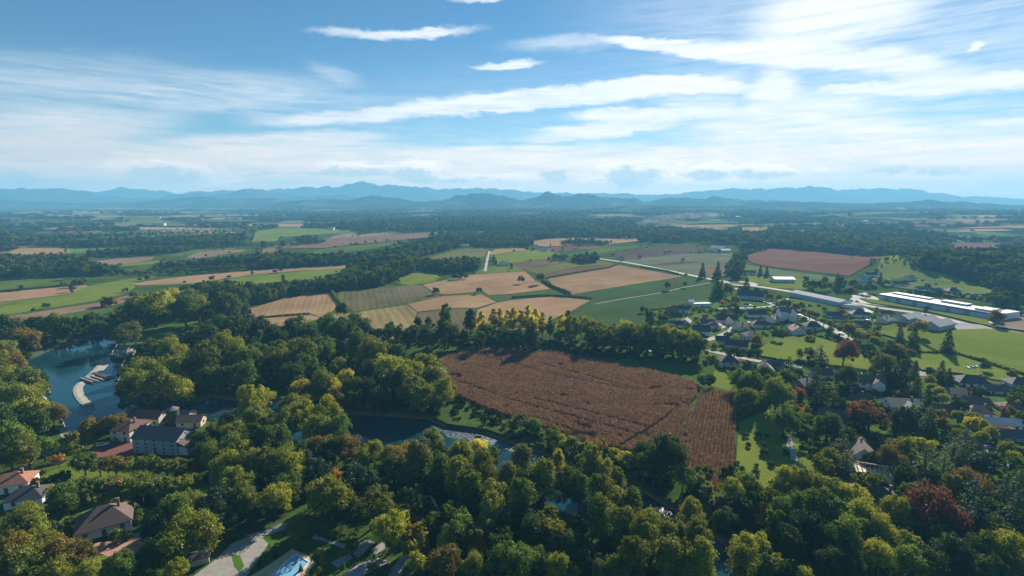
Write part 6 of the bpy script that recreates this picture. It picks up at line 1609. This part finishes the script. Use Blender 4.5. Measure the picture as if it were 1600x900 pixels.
# ------------------------------------------------------------------ small garden greenery round the houses
rg = random.Random(5)
def garden(n, box, code, cols, rr, lab, grp):
    k = 0; tries = 0
    while k < n and tries < 4000:
        tries += 1
        px = rg.uniform(box[0], box[1]); py = rg.uniform(box[2], box[3]); x, y = at(px, py); r = rg.uniform(*rr)
        if not any(inpoly(x, y, P) for P in GARDENS): continue
        if any(inpoly(x, y, P) for P in KEEP): continue
        if any((bx-x)**2 + (by-y)**2 < (br*.95 + r)**2 for bx, by, br in BUILT): continue
        if any(near_line(x, y, L, w/2 + r) for L, w in LANEW): continue
        o = plant(code, rg.choice(cols), x, y, r, rg.uniform(.8, 1.15)); tag(o, lab, {'u': 'bush', 'b': 'tree', 'f': 'fruit tree'}[code], grp); k += 1
GARDENS = [poly(P) for P in ([(1010,500),(1050,474),(1120,480),(1200,478),(1260,500),(1310,522),(1262,524),(1212,529),(1185,547),(1160,560),(1100,554),(1060,545),(1010,520)],
  [(1130,570),(1240,578),(1420,600),(1500,590),(1600,606),(1600,690),(1520,690),(1440,660),(1300,670),(1240,640),(1150,600)], [(1205,476),(1250,470),(1370,492),(1470,508),(1480,518),(1420,520),(1360,524),(1310,512),(1250,490)], [(1360,425),(1400,430),(1500,450),(1490,462),(1400,450),(1350,440)])]
LANEW = [(poly(p), w) for p, w, _ in LANES] + [(poly(MAIN2), 9)]
garden(150, (1005, 1320, 470, 560), 'u', 'ddgo', (1.0, 2.3), 'small rounded garden bush beside the village houses and lanes', 'garden bushes of the village')
garden(70, (1005, 1480, 470, 560), 'f', 'dgoy', (1.6, 2.8), 'small leafy garden tree beside the village houses and lanes', 'garden trees of the village')
garden(110, (1130, 1600, 565, 690), 'u', 'ddgo', (1.0, 2.4), 'small rounded garden bush among the villas on the right', 'garden bushes of the villas')
garden(55, (1130, 1600, 565, 690), 'f', 'dgon', (1.8, 3.2), 'small leafy garden tree among the villas on the right', 'garden trees of the villas')
garden(40, (1205, 1500, 425, 522), 'u', 'ddg', (1.0, 2.2), 'small dark bush around the sheds and factory houses', 'bushes round the sheds')
# ================================================================== VEHICLES
CARC = {'white': plain('white_paint', (.75,.75,.74), .3, .03, spec=.6), 'silver': plain('silver_paint', (.45,.46,.48), .3, .03, spec=.6), 'blue': plain('blue_paint', (.06,.12,.28), .3, .05, spec=.6), 'dark': plain('dark_paint', (.04,.04,.045), .3, .05, spec=.6), 'red': plain('red_paint', (.35,.03,.03), .3, .05, spec=.6)}
M_tyre = plain('tyre', (.02,.02,.02), .9, .1)
def car(px, py, ang, col, label, van=False):
    x, y = at(px, py); r = tag(empty('parked_van' if van else 'parked_car', (x, y, .17 + terr(x, y)), R(ang)), label, 'van' if van else 'car', 'vehicles parked in the village')
    prof = [(-2.15,.35),(-2.2,.75),(-1.9,1.0),(-1.45,1.42),(.35,1.45),(1.05,.98),(2.0,.85),(2.2,.6),(2.15,.35)] if not van else [(-2.5,.35),(-2.55,1.2),(-2.45,2.1),(.9,2.15),(1.7,1.25),(2.4,1.05),(2.5,.6),(2.5,.35)]
    m = MB(); n = len(prof); w = .86
    ring = [(p[0], -w*(1 if p[1] < 1.05 else .82), p[1]) for p in prof] + [(p[0], w*(1 if p[1] < 1.05 else .82), p[1]) for p in prof]
    m.add(ring, [tuple(range(n)), tuple(range(n, 2*n))] + [(i, (i+1) % n, n+(i+1) % n, n+i) for i in range(n)]); m.build('body', CARC[col], r)
    g = MB(); zt, zb = (1.4, 1.03) if not van else (2.0, 1.35)
    for s in (-1, 1): g.add([(-1.35, s*.80, zb), (.75, s*.80, zb), (.3, s*.735, zt), (-1.2, s*.735, zt), (-1.35, s*.87, zb), (.75, s*.87, zb), (.3, s*.76, zt), (-1.2, s*.76, zt)], [(0,1,2,3),(4,5,6,7),(0,1,5,4),(1,2,6,5),(2,3,7,6),(3,0,4,7)])
    g.build('window', M_glass, r)
    for wx in (-1.35, 1.35):
        for s in (-1, 1):
            q = MB(); vs = []; 
            for yy in (s*.72, s*.9): vs += [(wx + .33*math.cos(k*.6283), yy, .33 + .33*math.sin(k*.6283)) for k in range(10)]
            q.add(vs, [tuple(range(10)), tuple(range(10, 20))] + [(k, (k+1) % 10, 10+(k+1) % 10, 10+k) for k in range(10)]); q.build('wheel', M_tyre, r)
for a in ((1166,480,10,'white','white car parked on the lane behind the villa lawn'),(1173,479,10,'silver','silver car right of the white one on the villa lane'),(1134,528,35,'white','white car at the lower side of the village lane'),(1163,536,0,'white','lone white car on the lawn below the lane'),
          (1356,502,-10,'white','leftmost white car in the yard left of the grey gabled house'),(1363,501,-10,'white','middle white car in the yard left of the grey gabled house'),(1369,503,-10,'silver','silver car in the yard left of the grey gabled house'),(1027,523,20,'white','white van showing over the leafy screen',True),
          (1512,577,70,'white','first white car in the villa car park'),(1519,576,70,'blue','blue car in the villa car park'),(1525,575,70,'silver','silver car in the villa car park'),(1532,574,70,'dark','dark car at the end of the villa car park'),
          (1250,494,-30,'white','white car on the avenue under the planes'),(1258,498,-30,'silver','silver car on the avenue under the planes'),(1314,523,-30,'white','white car at the lower end of the avenue'),(1171,506,20,'white','white car beside the twin-gabled house'),(1163,507,20,'red','red car beside the twin-gabled house'),
          (161,697,30,'white','white car on the mill yard'),(1357,708,80,'blue','blue car beside the steep brown-roofed villa'),(1390,770,-30,'silver','silver car beside the slate-roofed house'),(1237,500,-5,'dark','dark car in front of the white mansion')):
    car(*a)
# ================================================================== SMOKE
sm, sn, so_ = newmat('smoke'); q = nd(sn, 'ShaderNodeVolumePrincipled', Density=.0022, Anisotropy=.2); q.inputs['Color'].default_value = (.95,.97,1,1); sn.links.new(q.outputs[0], so_.inputs['Volume'])
bm = bmesh.new(); x, y = at(1003, 356)
for i, (dx, dy, z, r) in enumerate(((0,0,20,14),(35,10,30,20),(80,20,36,24),(130,30,40,26),(190,40,42,28),(255,50,44,28))):
    bmesh.ops.create_icosphere(bm, subdivisions=2, radius=1, matrix=Matrix.Translation((x+dx, y+dy, z)) @ Matrix.Diagonal((r*1.9, r, r*.45, 1)))
me = bpy.data.meshes.new('smoke'); bm.to_mesh(me); bm.free(); me.materials.append(sm)
tag(link(bpy.data.objects.new('smoke', me)), 'thin white smoke drifting from the far factory', kind='stuff')
